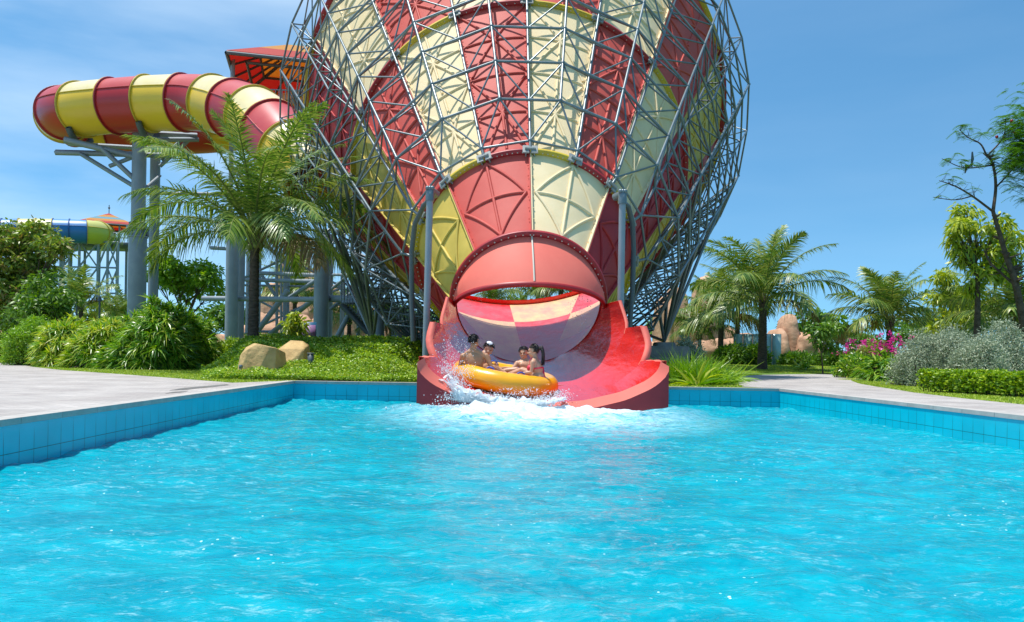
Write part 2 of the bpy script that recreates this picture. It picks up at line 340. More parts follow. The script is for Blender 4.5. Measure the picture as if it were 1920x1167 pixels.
# water: real chop
CXS, CYS = 1.06, 13.4       # chute mouth
def waterz(X, Y):
    g_ = np.random.default_rng(3); Z = np.zeros_like(X)
    for k in range(150):
        lam = .07 * (22 ** g_.random()); th_ = g_.uniform(0, np.pi) if k % 3 else g_.normal(np.pi / 2, .5)
        kk = 2 * np.pi / lam; ph = g_.uniform(0, 6.28)
        amp = .00175 * lam ** .68
        s = np.sin(kk * (X * np.cos(th_) + Y * np.sin(th_)) + ph + .9 * np.sin(.8 * X * np.sin(th_) - .7 * Y + k)); Z += amp * (s + .35 * np.cos(2 * (kk * (X * np.cos(th_) + Y * np.sin(th_)) + ph)))
    env = .75 + .35 * np.sin(X * .9 + 1) * np.sin(Y * .7)
    d = np.sqrt(((X - CXS) / 1.35) ** 2 + (Y - CYS) ** 2)
    Z = Z * env * (1 + 1.3 * np.exp(-(d / 3) ** 2))
    Z += .07 * np.exp(-((d - 1.7) / .33) ** 2) * (Y < CYS) - .04 * np.exp(-((d - 2.3) / .35) ** 2) * (Y < CYS)
    return WZ + Z
xs = np.linspace(XL, XR, 620); ys = -.5 + (YF + .5) * np.linspace(0, 1, 900) ** 1.15
ys = np.concatenate([np.linspace(YN, -.6, 12), ys]); X, Y = np.meshgrid(xs, ys)
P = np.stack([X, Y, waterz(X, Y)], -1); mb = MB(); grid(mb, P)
def water_mat():
    mt = mat('pool_water', (.0, .40, .62), .06, .2); n = mt.node_tree.nodes; l = mt.node_tree.links; p = n['Principled BSDF']; p.inputs['IOR'].default_value = 1.33
    t = n.new('ShaderNodeTexCoord')
    def noise(sc, det, rough, strch, dist=0):
        mg = n.new('ShaderNodeMapping'); mg.inputs['Scale'].default_value = strch; l.new(t.outputs['Object'], mg.inputs[0])
        z = n.new('ShaderNodeTexNoise'); z.inputs['Scale'].default_value = sc; z.inputs['Detail'].default_value = det; z.inputs['Roughness'].default_value = rough; z.inputs['Distortion'].default_value = dist
        l.new(mg.outputs[0], z.inputs[0]); return z.outputs[0]
    def ramp(src, a, b, c0, c1):
        r = n.new('ShaderNodeValToRGB'); r.color_ramp.elements[0].position = a; r.color_ramp.elements[1].position = b
        r.color_ramp.elements[0].color = (*c0, 1); r.color_ramp.elements[1].color = (*c1, 1); l.new(src, r.inputs[0]); return r.outputs[0]
    base = ramp(noise(3.2, 8, .72, (.6, 1.15, 1), .4), .36, .64, (.0, .222, .308), (.0, .350, .428))
    big = ramp(noise(.55, 3, .5, (.7, 1.3, 1)), .42, .66, (0, 0, 0), (1, 1, 1))
    fo = ramp(noise(11.0, 9, .78, (.65, 1.15, 1), .3), .52, .72, (0, 0, 0), (1, 1, 1))
    fo2 = ramp(noise(45, 4, .7, (.7, 1.2, 1), .2), .44, .58, (.12, .12, .12), (1, 1, 1))
    m1 = n.new('ShaderNodeMath'); m1.operation = 'MULTIPLY'; l.new(fo, m1.inputs[0]); l.new(fo2, m1.inputs[1])
    m2 = n.new('ShaderNodeMath'); m2.operation = 'MULTIPLY_ADD'; m2.inputs[1].default_value = .75; m2.inputs[2].default_value = .25; l.new(big, m2.inputs[0])
    m3 = n.new('ShaderNodeMath'); m3.operation = 'MULTIPLY'; l.new(m1.outputs[0], m3.inputs[0]); l.new(m2.outputs[0], m3.inputs[1])
    # foam carried out from the chute
    sp = n.new('ShaderNodeVectorMath'); sp.operation = 'DISTANCE'; mg = n.new('ShaderNodeMapping'); mg.inputs['Scale'].default_value = (1, .75, 0); mg.inputs['Location'].default_value = (0, 0, 0)
    l.new(t.outputs['Object'], mg.inputs[0]); l.new(mg.outputs[0], sp.inputs[0]); sp.inputs[1].default_value = (CXS - .1, .75 * 12.3, 0)
    mr = n.new('ShaderNodeMapRange'); mr.inputs[1].default_value = .5; mr.inputs[2].default_value = 3.0; mr.inputs[3].default_value = 1.4; mr.inputs[4].default_value = 0; l.new(sp.outputs['Value'], mr.inputs[0])
    f3 = ramp(noise(7, 9, .75, (.6, 1.3, 1), 1.0), .36, .62, (0, 0, 0), (1, 1, 1))
    m5 = n.new('ShaderNodeMath'); m5.operation = 'MULTIPLY'; l.new(mr.outputs[0], m5.inputs[0]); l.new(f3, m5.inputs[1])
    m6 = n.new('ShaderNodeMath'); m6.operation = 'MAXIMUM'; m6.use_clamp = True; l.new(m3.outputs[0], m6.inputs[0]); l.new(m5.outputs[0], m6.inputs[1])
    # sun glints on the ripples, painted into the colour as small white dots
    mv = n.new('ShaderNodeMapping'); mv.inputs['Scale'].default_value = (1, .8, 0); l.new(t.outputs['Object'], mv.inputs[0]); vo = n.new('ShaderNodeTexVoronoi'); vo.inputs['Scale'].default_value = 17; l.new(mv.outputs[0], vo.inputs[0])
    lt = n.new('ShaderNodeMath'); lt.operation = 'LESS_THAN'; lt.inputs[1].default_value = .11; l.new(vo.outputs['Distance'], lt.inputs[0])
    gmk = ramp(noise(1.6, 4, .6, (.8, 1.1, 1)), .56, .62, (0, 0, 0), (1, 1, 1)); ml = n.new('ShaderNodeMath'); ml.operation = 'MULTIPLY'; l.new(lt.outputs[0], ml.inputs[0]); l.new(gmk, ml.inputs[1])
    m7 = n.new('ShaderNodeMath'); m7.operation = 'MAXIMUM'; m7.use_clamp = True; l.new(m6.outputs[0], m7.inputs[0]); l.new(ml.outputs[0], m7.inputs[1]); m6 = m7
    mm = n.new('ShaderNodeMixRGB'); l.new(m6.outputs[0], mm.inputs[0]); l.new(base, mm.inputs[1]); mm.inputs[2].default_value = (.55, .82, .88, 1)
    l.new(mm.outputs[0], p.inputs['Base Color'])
    b = n.new('ShaderNodeBump'); b.inputs['Strength'].default_value = .55; b.inputs['Distance'].default_value = .035
    l.new(noise(13, 4, .62, (.7, 1.2, 1), .3), b.inputs['Height']); l.new(b.outputs[0], p.inputs['Normal']); return mt
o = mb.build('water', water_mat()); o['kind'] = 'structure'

# ------------------------------------------------------------------ FUNNEL SLIDE
fx0, fpsi, fep, fal, fR, fz0, fy0 = .978, .006, .572, .415, 1.592, 1.714, 17.015
AX = np.array([math.sin(fpsi) * math.cos(fep), math.cos(fpsi) * math.cos(fep), math.sin(fep)])
EX = np.array([math.cos(fpsi), -math.sin(fpsi), 0.]); UX = np.cross(EX, AX); C0 = np.array([fx0, fy0, fz0])
TA = math.tan(fal); S1, S2, S3 = 2.247, 7.444, 13.02
def cone(th, s, off=0.0):
    th, s = np.broadcast_arrays(np.asarray(th, float), np.asarray(s, float))
    R = fR + s * TA; rad = np.sin(th)[..., None] * EX + np.cos(th)[..., None] * UX
    nrm = rad * math.cos(fal) - AX * math.sin(fal)
    return C0 + AX * s[..., None] + rad * R[..., None] + nrm * off
funnel = empty('funnel_slide', (fx0, fy0, 0), 'giant red and yellow funnel water slide wrapped in a grey steel space frame', 'water slide')
GW = R_(22.5)
def rib(mb, a, b, n=8, r=.034, mi=0):
    t = np.linspace(0, 1, n); th = a[0] + (b[0] - a[0]) * t; s = a[1] + (b[1] - a[1]) * t
    tube(mb, cone(th, s, .012), r, 6, mi, cap=True)
def panel(t0, t1, s0, s1, mo, mi_, cells, dia=False):
    mb = MB(); n = max(6, int((t1 - t0) / R_(2.5))); th = np.linspace(t0, t1, n + 1); s = np.linspace(s0, s1, 5)
    TH, S = np.meshgrid(th, s); Po = cone(TH, S, 0); Pi = cone(TH, S, -.035)
    grid(mb, Po, 0, True); grid(mb, Pi, 1)
    e = .006 / max(.5, fR + s0 * TA)
    # raised bolting flanges along both seams, half each
    for tt in (t0, t1):
        sg = 1 if tt == t0 else -1; ss = np.linspace(s0, s1, 6)
        a = cone(tt + sg * e * .3, ss, 0); b = cone(tt + sg * e * .3, ss, .075); wd = sg * .028 / (fR + ss * TA)
        c = cone(tt + wd, ss, .075); d = cone(tt + wd, ss, 0)
        grid(mb, np.stack([a, b, c, d]), 0)
        nb = int((s1 - s0) / .28); sb = np.linspace(s0 + .1, s1 - .1, nb); icos(mb, cone(np.full(nb, tt) + sg * .05 / (fR + sb * TA), sb, .04), np.full(nb, .016), 0)
    m_ = (t1 - t0) * .06
    tc_ = (t0 + t1) / 2; ls = (s1 - s0) / cells
    if dia:
        lo, hi = s0 + .12, s1 - .1; mid = (lo + hi) / 2
        for a, b in [((tc_, hi), (t0 + m_, mid)), ((tc_, hi), (t1 - m_, mid)), ((t0 + m_, mid), (tc_, lo)), ((t1 - m_, mid), (tc_, lo)), ((t0 + m_, mid), (t1 - m_, mid)), ((tc_, lo), (tc_, hi))]: rib(mb, a, b, 10, .034)
    else:
        for c in range(cells):
            a, b = s0 + c * ls + .12, s0 + (c + 1) * ls - .12; mid = (a + b) / 2
            for q in ((t0 + m_, a), (t1 - m_, a), (t0 + m_, b), (t1 - m_, b)): rib(mb, (tc_, mid), q)
            rib(mb, (t0 + m_, mid), (t1 - m_, mid)); rib(mb, (tc_, mid), (tc_, a)) ; rib(mb, (tc_, mid), (tc_, b))
            if c: rib(mb, (t0 + m_, a - .12), (t1 - m_, a - .12))
    o = mb.build('shell_panel', [mo, mi_], funnel)
    return o
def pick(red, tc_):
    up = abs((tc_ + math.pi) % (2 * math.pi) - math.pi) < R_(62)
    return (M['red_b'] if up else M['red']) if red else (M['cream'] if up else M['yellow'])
for i in range(8):      # first course, wide panels; left-first is red (theta negative)
    t0 = i * 2 * GW; red = (i % 2 == 1)
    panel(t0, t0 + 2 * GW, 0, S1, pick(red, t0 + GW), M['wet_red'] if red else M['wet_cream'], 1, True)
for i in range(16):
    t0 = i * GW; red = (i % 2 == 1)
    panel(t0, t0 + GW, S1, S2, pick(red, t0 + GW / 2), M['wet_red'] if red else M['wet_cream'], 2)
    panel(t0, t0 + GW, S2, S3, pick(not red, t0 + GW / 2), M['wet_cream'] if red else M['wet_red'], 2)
# ring flanges coloured by panel, built by octants, plus bracket plates
for s, ng in ((0, 8), (S1, 16), (S2, 16), (S3, 16)):
    mb = MB(); w_ = 2 * math.pi / ng
    for i in range(ng):
        red = (i % 2 == 1)
        if s == 0: mi = 0
        else: mi = 0 if red else 1
        th = np.linspace(i * w_, (i + 1) * w_, 14); h = .13 if s < S3 else .16
        prof = [cone(th, s - .035, 0), cone(th, s - .035, h), cone(th, s + .035, h), cone(th, s + .035, 0)]
        grid(mb, np.stack(prof), mi)
        nb = 9; tb = np.linspace(i * w_ + .02, (i + 1) * w_ - .02, nb); icos(mb, cone(tb, s - .045, h * .55), np.full(nb, .018), 2)
    mb.build('ring_flange', [M['rflange'], M['yflange'], M['white']], funnel)
for s, step in ((S1, 1), (S2, 1)):
    for i in range(16):
        t = i * GW; mb = MB(); c = cone(t, s, .1)
        rad = math.sin(t) * EX + math.cos(t) * UX; nr = rad * math.cos(fal) - AX * math.sin(fal); tg = math.cos(t) * EX - math.sin(t) * UX; ln = np.cross(nr, tg)
        rot = np.stack([tg, ln, nr], 1)
        for k in (-1, 1): box(mb, c + tg * .095 * k + nr * .02, (.15, .24, .035), 0, rot, .008); box(mb, c + tg * .095 * k - nr * .05, (.03, .2, .12), 0, rot)
        tube(mb, [c - tg * .12 + nr * .055, c + tg * .12 + nr * .055], .035, 8); mb.build('bracket_plate', M['bracket'], funnel, smooth=False)
mb = MB(); th = np.linspace(0, 2 * math.pi, 129); aa = np.linspace(-2.2, 2.2, 9); cen = S3 + .12
grid(mb, np.stack([cone(th, S3 + .03 + .16 * (1 + math.sin(q * .7)), -.12 + .14 * math.cos(q)) for q in aa])); mb.build('rolled_rim', M['wet_red'], funnel)
# space frame
dA = 1.275; nA = 10; nB = 9
def sidef(t): return max(0., min(1., (1.0 - math.cos(t)) / 1.2))
A = np.array([[cone(i * GW, 2.48 + dA * k, .15 + .2 * sidef(i * GW)) for k in range(nA)] for i in range(16)])
Bn = np.array([[cone((i + .5) * GW, 3.47 + dA * k, .48 + .5 * sidef((i + .5) * GW) + .45 * max(0, -math.cos((i + .5) * GW))) for k in range(nB)] for i in range(16)])
Mn = np.array([[cone(i * GW, 3.47 + dA * k, .48 + .5 * sidef(i * GW) + .45 * max(0, -math.cos(i * GW))) for k in range(nB)] for i in range(16)])
def sided(i): return 3 <= i <= 13
for j in range(nB):
    P = []
    for i in range(16):
        if j >= 4 and sided(i): P.append(Mn[i, j])
        P.append(Bn[i, j])
    mb = MB(); P = np.array(P); sticks(mb, P, np.roll(P, -1, 0), .034, 7); mb.build('ring_chord', M['steel'], funnel)
for i in range(16):
    if sided(i): mb = MB(); sticks(mb, Mn[i, 4:-1], Mn[i, 5:], .03, 7); mb.build('long_chord', M['steel'], funnel)
for j in (0, nA - 1):
    mb = MB(); P = A[:, j]; sticks(mb, P, np.roll(P, -1, 0), .03, 7); mb.build('ring_chord', M['steel'], funnel)
for i in range(16):
    mb = MB(); sticks(mb, Bn[i, :-1], Bn[i, 1:], .036, 7); mb.build('long_chord', M['steel'], funnel)
    mb = MB(); st = cone(i * GW, S1, .12)[None]; ch = np.concatenate([st, A[i]]); sticks(mb, ch[:-1], ch[1:], .036, 7); mb.build('long_chord', M['steel'], funnel)
mb = MB(); E1 = []; E2 = []
for i in range(16):
    k = (i + 1) % 16
    for j in range(nB):
        for q in (i, k): E1 += [Bn[i, j], Bn[i, j]]; E2 += [A[q, j], A[q, j + 1]]
    if sided(i):
        for j in range(4, nB): E1 += [Mn[i, j], Mn[i, j]]; E2 += [A[i, j], A[i, j + 1]]
    if 3 <= i <= 12:
        for j in range(nA): E1.append(A[i, j]); E2.append(A[k, j])
sticks(mb, E1, E2, .024, 6)
icos(mb, np.concatenate([A.reshape(-1, 3), Bn.reshape(-1, 3)]), np.full(16 * (nA + nB), .058), 0, 2)
o = mb.build('web_bracing', M['steel'], funnel); o['kind'] = 'stuff'
# lower secondary frame between funnel belly and the legs
def bnode(i, j): return Bn[i % 16, j]
for side, ped in ((-1, atg(700, 24.3, .95)), (1, atg(1246, 24.3, 1.05))):
    ped = np.array(ped); cand = Bn.reshape(-1, 3); dd = np.linalg.norm(cand - ped, axis=1); order = [q for q in np.argsort(dd) if cand[q][2] > ped[2] + .5][:16:2][:8]
    for q in order:
        mb = MB(); sticks(mb, [ped + [0, 0, .05]], [cand[q]], .05, 8); mb.build('support_strut', M['steel'], funnel)
    mb = MB(); box(mb, ped + [0, 0, -.42], (1.35, 1.1, .62), 0, None, .03); box(mb, ped + [0, 0, -.09], (.6, .6, .2), 0, None, .03); box(mb, ped + [0, 0, -.9], (1.0, .9, .7), 0)
    mb.build('pedestal', M['concrete'], funnel, smooth=False)
for px, d in ((880, 29), (1090, 29)):
    p = np.array(atg(px, d, 0)); mb = MB()
    for i, j in ((7, 5), (8, 5), (7, 7), (8, 7)): sticks(mb, [p], [bnode(i, j)], .05, 8)
    mb.build('support_strut', M['steel'], funnel)

# outlet canopy (continues the shell down to a nearly level cut)
mb = MB(); th = np.linspace(-R_(86), R_(86), 41); a = cone(th, 0, 0); CXc = fx0 + .0
cut = np.stack([CXc + .02 + 1.60 * np.sin(th), fy0 - .02 - 1.52 * np.cos(th) ** .9, 1.66 + .37 * np.cos(th)], -1)
a2 = cone(th, 0, -.035); cut2 = cut + [0, .03, -.02]
t = np.linspace(0, 1, 9)[:, None, None]; bul = np.sin(np.pi * t) * .05 * np.stack([np.sin(th), -np.cos(th), np.zeros_like(th)], -1)[None]
grid(mb, a[None] * (1 - t) + cut[None] * t + bul, 0); grid(mb, a2[None] * (1 - t) + cut2[None] * t + bul, 1, True)
lip = cut + [0, 0, -.10]; lip2 = lip + [0, .05, 0]; grid(mb, np.stack([cut, cut + np.stack([.05 * np.sin(th), -.06 * np.cos(th), 0 * th], -1), lip + np.stack([.05 * np.sin(th), -.06 * np.cos(th), 0 * th], -1), lip2, cut2]), 2)
mid = a[20][None] * (1 - t[:, 0]) + cut[20][None] * t[:, 0] + bul[:, 20]
tube(mb, mid + [0, -.012, .01], .02, 6, 3); mb.build('outlet_canopy', [M['pink'], M['wet_red'], M['rflange'], M['white']], funnel)
# outlet chute: three stepped shells
CC = 1.04
prof = {17.0: [(0, .385), (.55, .47), (1.05, .72), (1.38, 1.05), (1.55, 1.4), (1.59, 1.70)],
        15.5: [(0, .02), (.8, .10), (1.35, .36), (1.68, .75), (1.84, 1.2), (1.72, 1.72)],
        14.2: [(0, -.14), (.8, -.07), (1.42, .10), (1.80, .40), (1.98, .80), (1.90, 1.15)],
        13.35: [(0, -.25), (.7, -.19), (1.35, -.03), (1.80, .18), (2.0, .36), (2.03, .52)]}
def dense(pl, ztop, n=26):
    pl = np.array(pl); d = np.r_[0, np.cumsum(np.linalg.norm(np.diff(pl, axis=0), axis=1))]
    tt = np.linspace(0, d[-1], 120); q = np.stack([np.interp(tt, d, pl[:, 0]), np.interp(tt, d, pl[:, 1])], -1)
    for _ in range(30): q[1:-1] = .5 * q[1:-1] + .25 * (q[2:] + q[:-2]); q[0, 1] = q[1, 1]
    k = np.argmax(q[:, 1] >= ztop) if (q[:, 1] >= ztop).any() else len(q) - 1
    q = q[:k + 1]; d = np.r_[0, np.cumsum(np.linalg.norm(np.diff(q, axis=0), axis=1))]; tt = np.linspace(0, d[-1], n)
    return np.stack([np.interp(tt, d, q[:, 0]), np.interp(tt, d, q[:, 1])], -1)
ky = sorted(prof)
def pfy(y):
    for a_, b_ in zip(ky[:-1], ky[1:]):
        if a_ <= y <= b_ + 1e-6: t = (y - a_) / (b_ - a_); return np.array(prof[a_]) * (1 - t) + np.array(prof[b_]) * t
def section(y, ztop, n=26, off=0.0):
    q = dense(pfy(y), ztop, n)
    T = np.gradient(q, axis=0); T /= np.linalg.norm(T, axis=1)[:, None]; Nn = np.stack([T[:, 1], -T[:, 0]], -1); q = q + Nn * off
    full = np.concatenate([np.stack([-q[::-1, 0], q[::-1, 1]], -1), q[1:]])
    return full
def yshift(q, y):   # the back end follows the tilted ring
    k = np.clip((y - 15.5) / 1.5, 0, 1); return y + k * .9 * np.clip((1.70 - q[:, 1]) / 1.32, 0, 1)
for y0, y1, zt in ((15.5, 17.0, 1.71), (14.2, 15.5, 1.14), (13.35, 14.2, .5)):
    mb = MB(); rows_i = []; rows_o = []
    for y in np.linspace(y0, y1, 9):
        q = section(y, zt); qo = section(y, zt, off=.06); yy = yshift(q, y); cxx = CC + (fx0 - CC) * np.clip((y - 15) / 2, 0, 1)
        sl_ = (1 - (y - y0) / (y1 - y0)) * .62 * np.maximum(0, q[:, 1] - (zt - .6)) if y0 > 13.4 else 0
        rows_i.append(np.stack([q[:, 0] + cxx, yy + sl_, q[:, 1]], -1)); rows_o.append(np.stack([qo[:, 0] + cxx, yy + sl_, qo[:, 1]], -1))
    if y1 == 17.0:
        tr_ = np.linspace(-math.pi / 2 - .04, -3 * math.pi / 2 + .04, rows_i[0].shape[0]); rows_i.append(cone(tr_, 0.02, -.034)); rows_o.append(cone(tr_, 0.02, .004))
    ri = np.array(rows_i); ro = np.array(rows_o); grid(mb, ri, 0); grid(mb, ro, 1, True)
    # rolled top rims
    rw_ = .05 if y0 > 15 else .10
    for k in (0, -1):
        sg = -1 if k == 0 else 1; e = ri[:, k]; out = e + [sg * rw_, 0, .015]
        grid(mb, np.stack([e, out, out + [0, 0, -.07], ro[:, k] + [0, 0, -.03]]), 1)
    # front flange turned outwards, leaning back with the stepped edge
    if y0 > 13.4:
        fr = ri[0]; fw_ = .13 if y0 < 15 else .07; qf = section(y0, zt, off=fw_); sl_ = .62 * np.maximum(0, qf[:, 1] - (zt - .6)); cc_ = CC + (fx0 - CC) * np.clip((y0 - 15) / 2, 0, 1)
        flg = np.stack([qf[:, 0] + cc_, y0 + sl_ + .03, qf[:, 1]], -1); flg[0] = fr[0] + [-fw_, .02, .01]; flg[-1] = fr[-1] + [fw_, .02, .01]
        m2 = (fr[:, 2] > zt - .75); 
        for half in (slice(0, 26), slice(25, 51)):
            sel = m2[half]; A1, B1 = fr[half][sel], flg[half][sel]; grid(mb, np.stack([A1, A1 + [0, -.035, 0], B1 + [0, -.035, 0], B1, B1 + [0, .06, 0]]), 1)
    mb.build('chute_shell', [M['chute_red'], M['pink']], funnel)
# thick front wall of the chute standing in the pool
mb = MB(); fr = rows_i[0]; n_ = len(fr); lipw = .15
q = section(13.35, .5); T = np.gradient(q, axis=0); T /= np.linalg.norm(T, axis=1)[:, None]; Nn = np.stack([T[:, 1], -T[:, 0]], -1)
fl = np.stack([np.clip(q[:, 0] + Nn[:, 0] * lipw, -2.14, 2.14) + CC, np.full(n_, 13.22), q[:, 1] + Nn[:, 1] * lipw * .8 - .03], -1)
fl[0] = [CC - 2.14, 13.22, .42]; fl[-1] = [CC + 2.14, 13.22, .42]
grid(mb, np.stack([fr, fl]), 1, True)
base = fl.copy(); base[:, 2] = -.9; base[:, 0] = CC + (base[:, 0] - CC) * 1.0; grid(mb, np.stack([fl, base]), 0, True)
for k, sg in ((0, -1), (-1, 1)):
    e = fl[k]; p4 = np.array([[e, e + [0, .95, 0]], [[e[0] + sg * .004, e[1], -.9], [e[0] + sg * .004, e[1] + .95, -.9]]]); grid(mb, p4, 0)
    grid(mb, np.array([[fr[k], fr[k] + [0, .8, 0]], [e, e + [0, .95, 0]]]), 1)
mb.build('chute_front', [M['rflange'], M['pink']], funnel)

# ------------------------------------------------------------------ water pipes on posts by the chute
for px0, ptop, pbot, lab, bend, col in ((801, (806, 372), (797, 700), 'tall grey water pipe post with elbow left of the chute canopy', -1, 'steel'), (1166, (1167, 378), (1163, 620), 'tall grey water pipe post with elbow right of the chute canopy', 1, 'steel')):
    d = 16.6; a = at(*ptop, d); b = at(*pbot, d); b.z = -.1; e = empty('pipe_post', (b.x, b.y, 0), lab, 'pipe post', 'pipe posts flanking the chute')
    mb = MB(); tube(mb, [b, a], .072, 16); mb.build('pipe', M['col'], e)
    mb = MB(); tube(mb, [a + Vector((0, 0, -.06)), a + Vector((0, 0, .08))], .095, 16); c1 = a + Vector((0, 0, .14))
    tube(mb, [a + Vector((0, 0, .05)), c1, c1 + Vector((.03, .12, .04)), c1 + Vector((.12 * -bend, .3, .0))], [.085, .09, .085, .08], 14)
    for k in range(3): icos(mb, [c1 + Vector((.05 * (k - 1), -.03, .07))], np.array([.05]), 0, 2)
    mb.build('elbow', M['steel'], e)
    mb = MB(); p0 = c1 + Vector((.0, .3, 0))
    if bend < 0: pts = [c1 + Vector((.1, .3, 0)), at(795, 385, 17.4), at(778, 420, 17.8), at(772, 470, 18), at(772, 560, 18), at(775, 640, 18)]
    else: pts = [c1 + Vector((-.05, .3, 0)), at(1178, 388, 17.4), at(1186, 420, 17.7), at(1188, 470, 17.9), at(1186, 540, 18), at(1180, 620, 18)]
    tube(mb, pts, .06, 10); mb.build('down_pipe', M['darksteel'], e)

# ------------------------------------------------------------------ TUBE SLIDES
def catmull(P, n=12):
    P = [np.array(list(p), float) for p in P]; P = [2 * P[0] - P[1]] + P + [2 * P[-1] - P[-2]]; out = []
    for i in range(1, len(P) - 2):
        for t in np.linspace(0, 1, n, endpoint=False):
            a, b, c, d = P[i - 1:i + 3]; out.append(.5 * ((2 * b) + (c - a) * t + (2 * a - 5 * b + 4 * c - d) * t * t + (3 * b - a - 3 * c + d) * t ** 3))
    out.append(P[-2]); return np.array(out)
def resample(P, n):
    d = np.r_[0, np.cumsum(np.linalg.norm(np.diff(P, axis=0), axis=1))]; t = np.linspace(0, d[-1], n); return np.stack([np.interp(t, d, P[:, k]) for k in range(3)], -1)
def tube_slide(parent, path, Rt, nb, cols, seam=.35, sub=7):
    P = resample(catmull(path, 16), nb * sub + 1); T = np.gradient(P, axis=0); T /= np.linalg.norm(T, axis=1)[:, None]
    up = np.array([0, 0, 1.]); W = np.cross(T, up); W /= np.linalg.norm(W, axis=1)[:, None]; U = np.cross(W, T)
    for b in range(nb):
        lo, hi, fm = cols[b % len(cols)]; i0, i1 = b * sub, (b + 1) * sub + 1; mb = MB(); a = np.linspace(seam, np.pi - seam, 20); a2 = np.linspace(np.pi - seam, 2 * np.pi + seam, 26)
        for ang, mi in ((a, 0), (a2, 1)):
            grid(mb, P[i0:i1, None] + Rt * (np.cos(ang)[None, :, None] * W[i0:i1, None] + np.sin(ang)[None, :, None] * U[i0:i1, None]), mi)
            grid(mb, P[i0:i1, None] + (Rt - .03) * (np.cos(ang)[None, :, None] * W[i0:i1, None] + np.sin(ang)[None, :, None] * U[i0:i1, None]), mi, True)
        for an in (seam, np.pi - seam):   # side bolting seam
            c = P[i0:i1] + (Rt + .01) * (np.cos(an) * W[i0:i1] + np.sin(an) * U[i0:i1]); tube(mb, c, .032, 6, 2)
        ang = np.linspace(0, 2 * np.pi, 49)
        for k, sg in ((i0, 1), (i1 - 1, -1)):
            rg = lambda r, t_: P[k] + T[k] * sg * t_ + r * (np.cos(ang)[:, None] * W[k] + np.sin(ang)[:, None] * U[k])
            grid(mb, np.stack([rg(Rt, .002), rg(Rt + .085, .002), rg(Rt + .085, .045), rg(Rt, .045)]), 2, sg < 0)
        mb.build('tube_section', [lo, hi, fm], parent)
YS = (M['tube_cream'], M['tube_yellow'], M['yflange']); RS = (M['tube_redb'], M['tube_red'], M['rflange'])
ts = empty('tube_slide', at(250, 250, 36), 'large red and yellow banded raft tube slide looping high on grey columns at left', 'water slide')
path = [at(592, 336, 28.7), at(545, 285, 29.5), at(490, 228, 31.5), at(430, 203, 33.5), at(380, 194, 34.8), at(300, 194, 35.6), at(220, 199, 36.2), at(150, 206, 36.8), at(118, 214, 38.2), at(128, 226, 40.8), at(180, 236, 42), at(260, 243, 42.2), at(340, 246, 42.2), at(430, 240, 42), at(520, 225, 41.5), at(660, 190, 41)]
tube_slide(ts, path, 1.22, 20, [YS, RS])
# saddles under the tube
for px, py, d in ((150, 262, 37), (278, 252, 36)):
    mb = MB(); c = np.array(at(px, py, d)); a = np.linspace(-.9, .9, 16); ctr = c + [0, 0, 1.1]
    o_ = np.stack([ctr + [0, math.sin(x) * 1.42, -math.cos(x) * 1.42] for x in a]); i_ = np.stack([ctr + [0, math.sin(x) * 1.23, -math.cos(x) * 1.23] for x in a])
    w_ = np.array([.11, 0, 0]); grid(mb, np.stack([i_ - w_, o_ - w_, o_ + w_, i_ + w_, i_ - w_])); mb.build('saddle', M['darksteel'], ts)

def column(px, ytop, d, r, lab, low=None, zb=0.0, rlow=None, group=None, nm='support_column'):
    a = at(px, ytop, d); e = empty(nm, (a.x, a.y, zb), lab, 'column', group); mb = MB()
    if low: z1 = at(px, low, d).z
    else: z1 = None
    tube(mb, [(a.x, a.y, z1 if z1 else zb), (a.x, a.y, a.z)], r, 24); mb.build('shaft', M['col'], e)
    if z1:
        mb = MB(); tube(mb, [(a.x, a.y, zb), (a.x, a.y, z1)], rlow, 24); mb.build('lower_shaft', M['col'], e)
        mb = MB(); tube(mb, [(a.x, a.y, z1 - .06), (a.x, a.y, z1 + .06)], rlow + .1, 24); tube(mb, [(a.x, a.y, z1 - .45), (a.x, a.y, z1 - .38)], rlow + .05, 24)
        for k in range(14):
            an = k * 2 * math.pi / 14; box(mb, (a.x + (rlow + .035) * math.cos(an), a.y + (rlow + .035) * math.sin(an), z1 - .22), (.05, .05, .34))
        for k in range(14):
            an = k * 2 * math.pi / 14; box(mb, (a.x + (r + .05) * math.cos(an), a.y + (r + .05) * math.sin(an), z1 + .16), (.05, .05, .2))
        mb.build('collar', M['col'], e)
    return e
GC = 'tubular steel columns carrying the slides'
cA = column(262, 245, 37, .32, 'thick grey column with bolted collar under the big tube slide', 428, 0, .41, GC)
cB = column(292, 262, 39, .24, 'slimmer grey column right behind the collared one', None, 0, None, GC)
# cantilever arms on the collared column
def beam(mb, p, q, r=.11, sq=True): tube(mb, [p, q], r * 1.15, 4 if sq else 10)
mb = MB()
for a, b, r in (((104, 286, 37.5), (330, 292, 37.5), .12), ((120, 262, 36), (262, 296, 37), .13), ((128, 270, 39.5), (330, 282, 38.5), .1), ((150, 288, 37.4), (255, 352, 37), .09), ((190, 278, 36.4), (256, 340, 36.9), .1), ((205, 312, 37), (262, 290, 37), .09),
                ((270, 250, 37), (370, 255, 38), .12), ((278, 262, 36.4), (372, 262, 38), .1), ((355, 262, 38), (300, 312, 38), .09), ((345, 258, 38), (302, 300, 38), .08), ((262, 362, 37), (300, 330, 38.8), .08), ((255, 362, 37), (445, 365, 39), .08)): beam(mb, at(*a), at(*b), r)
mb.build('cantilever_frame', M['col'], ts)

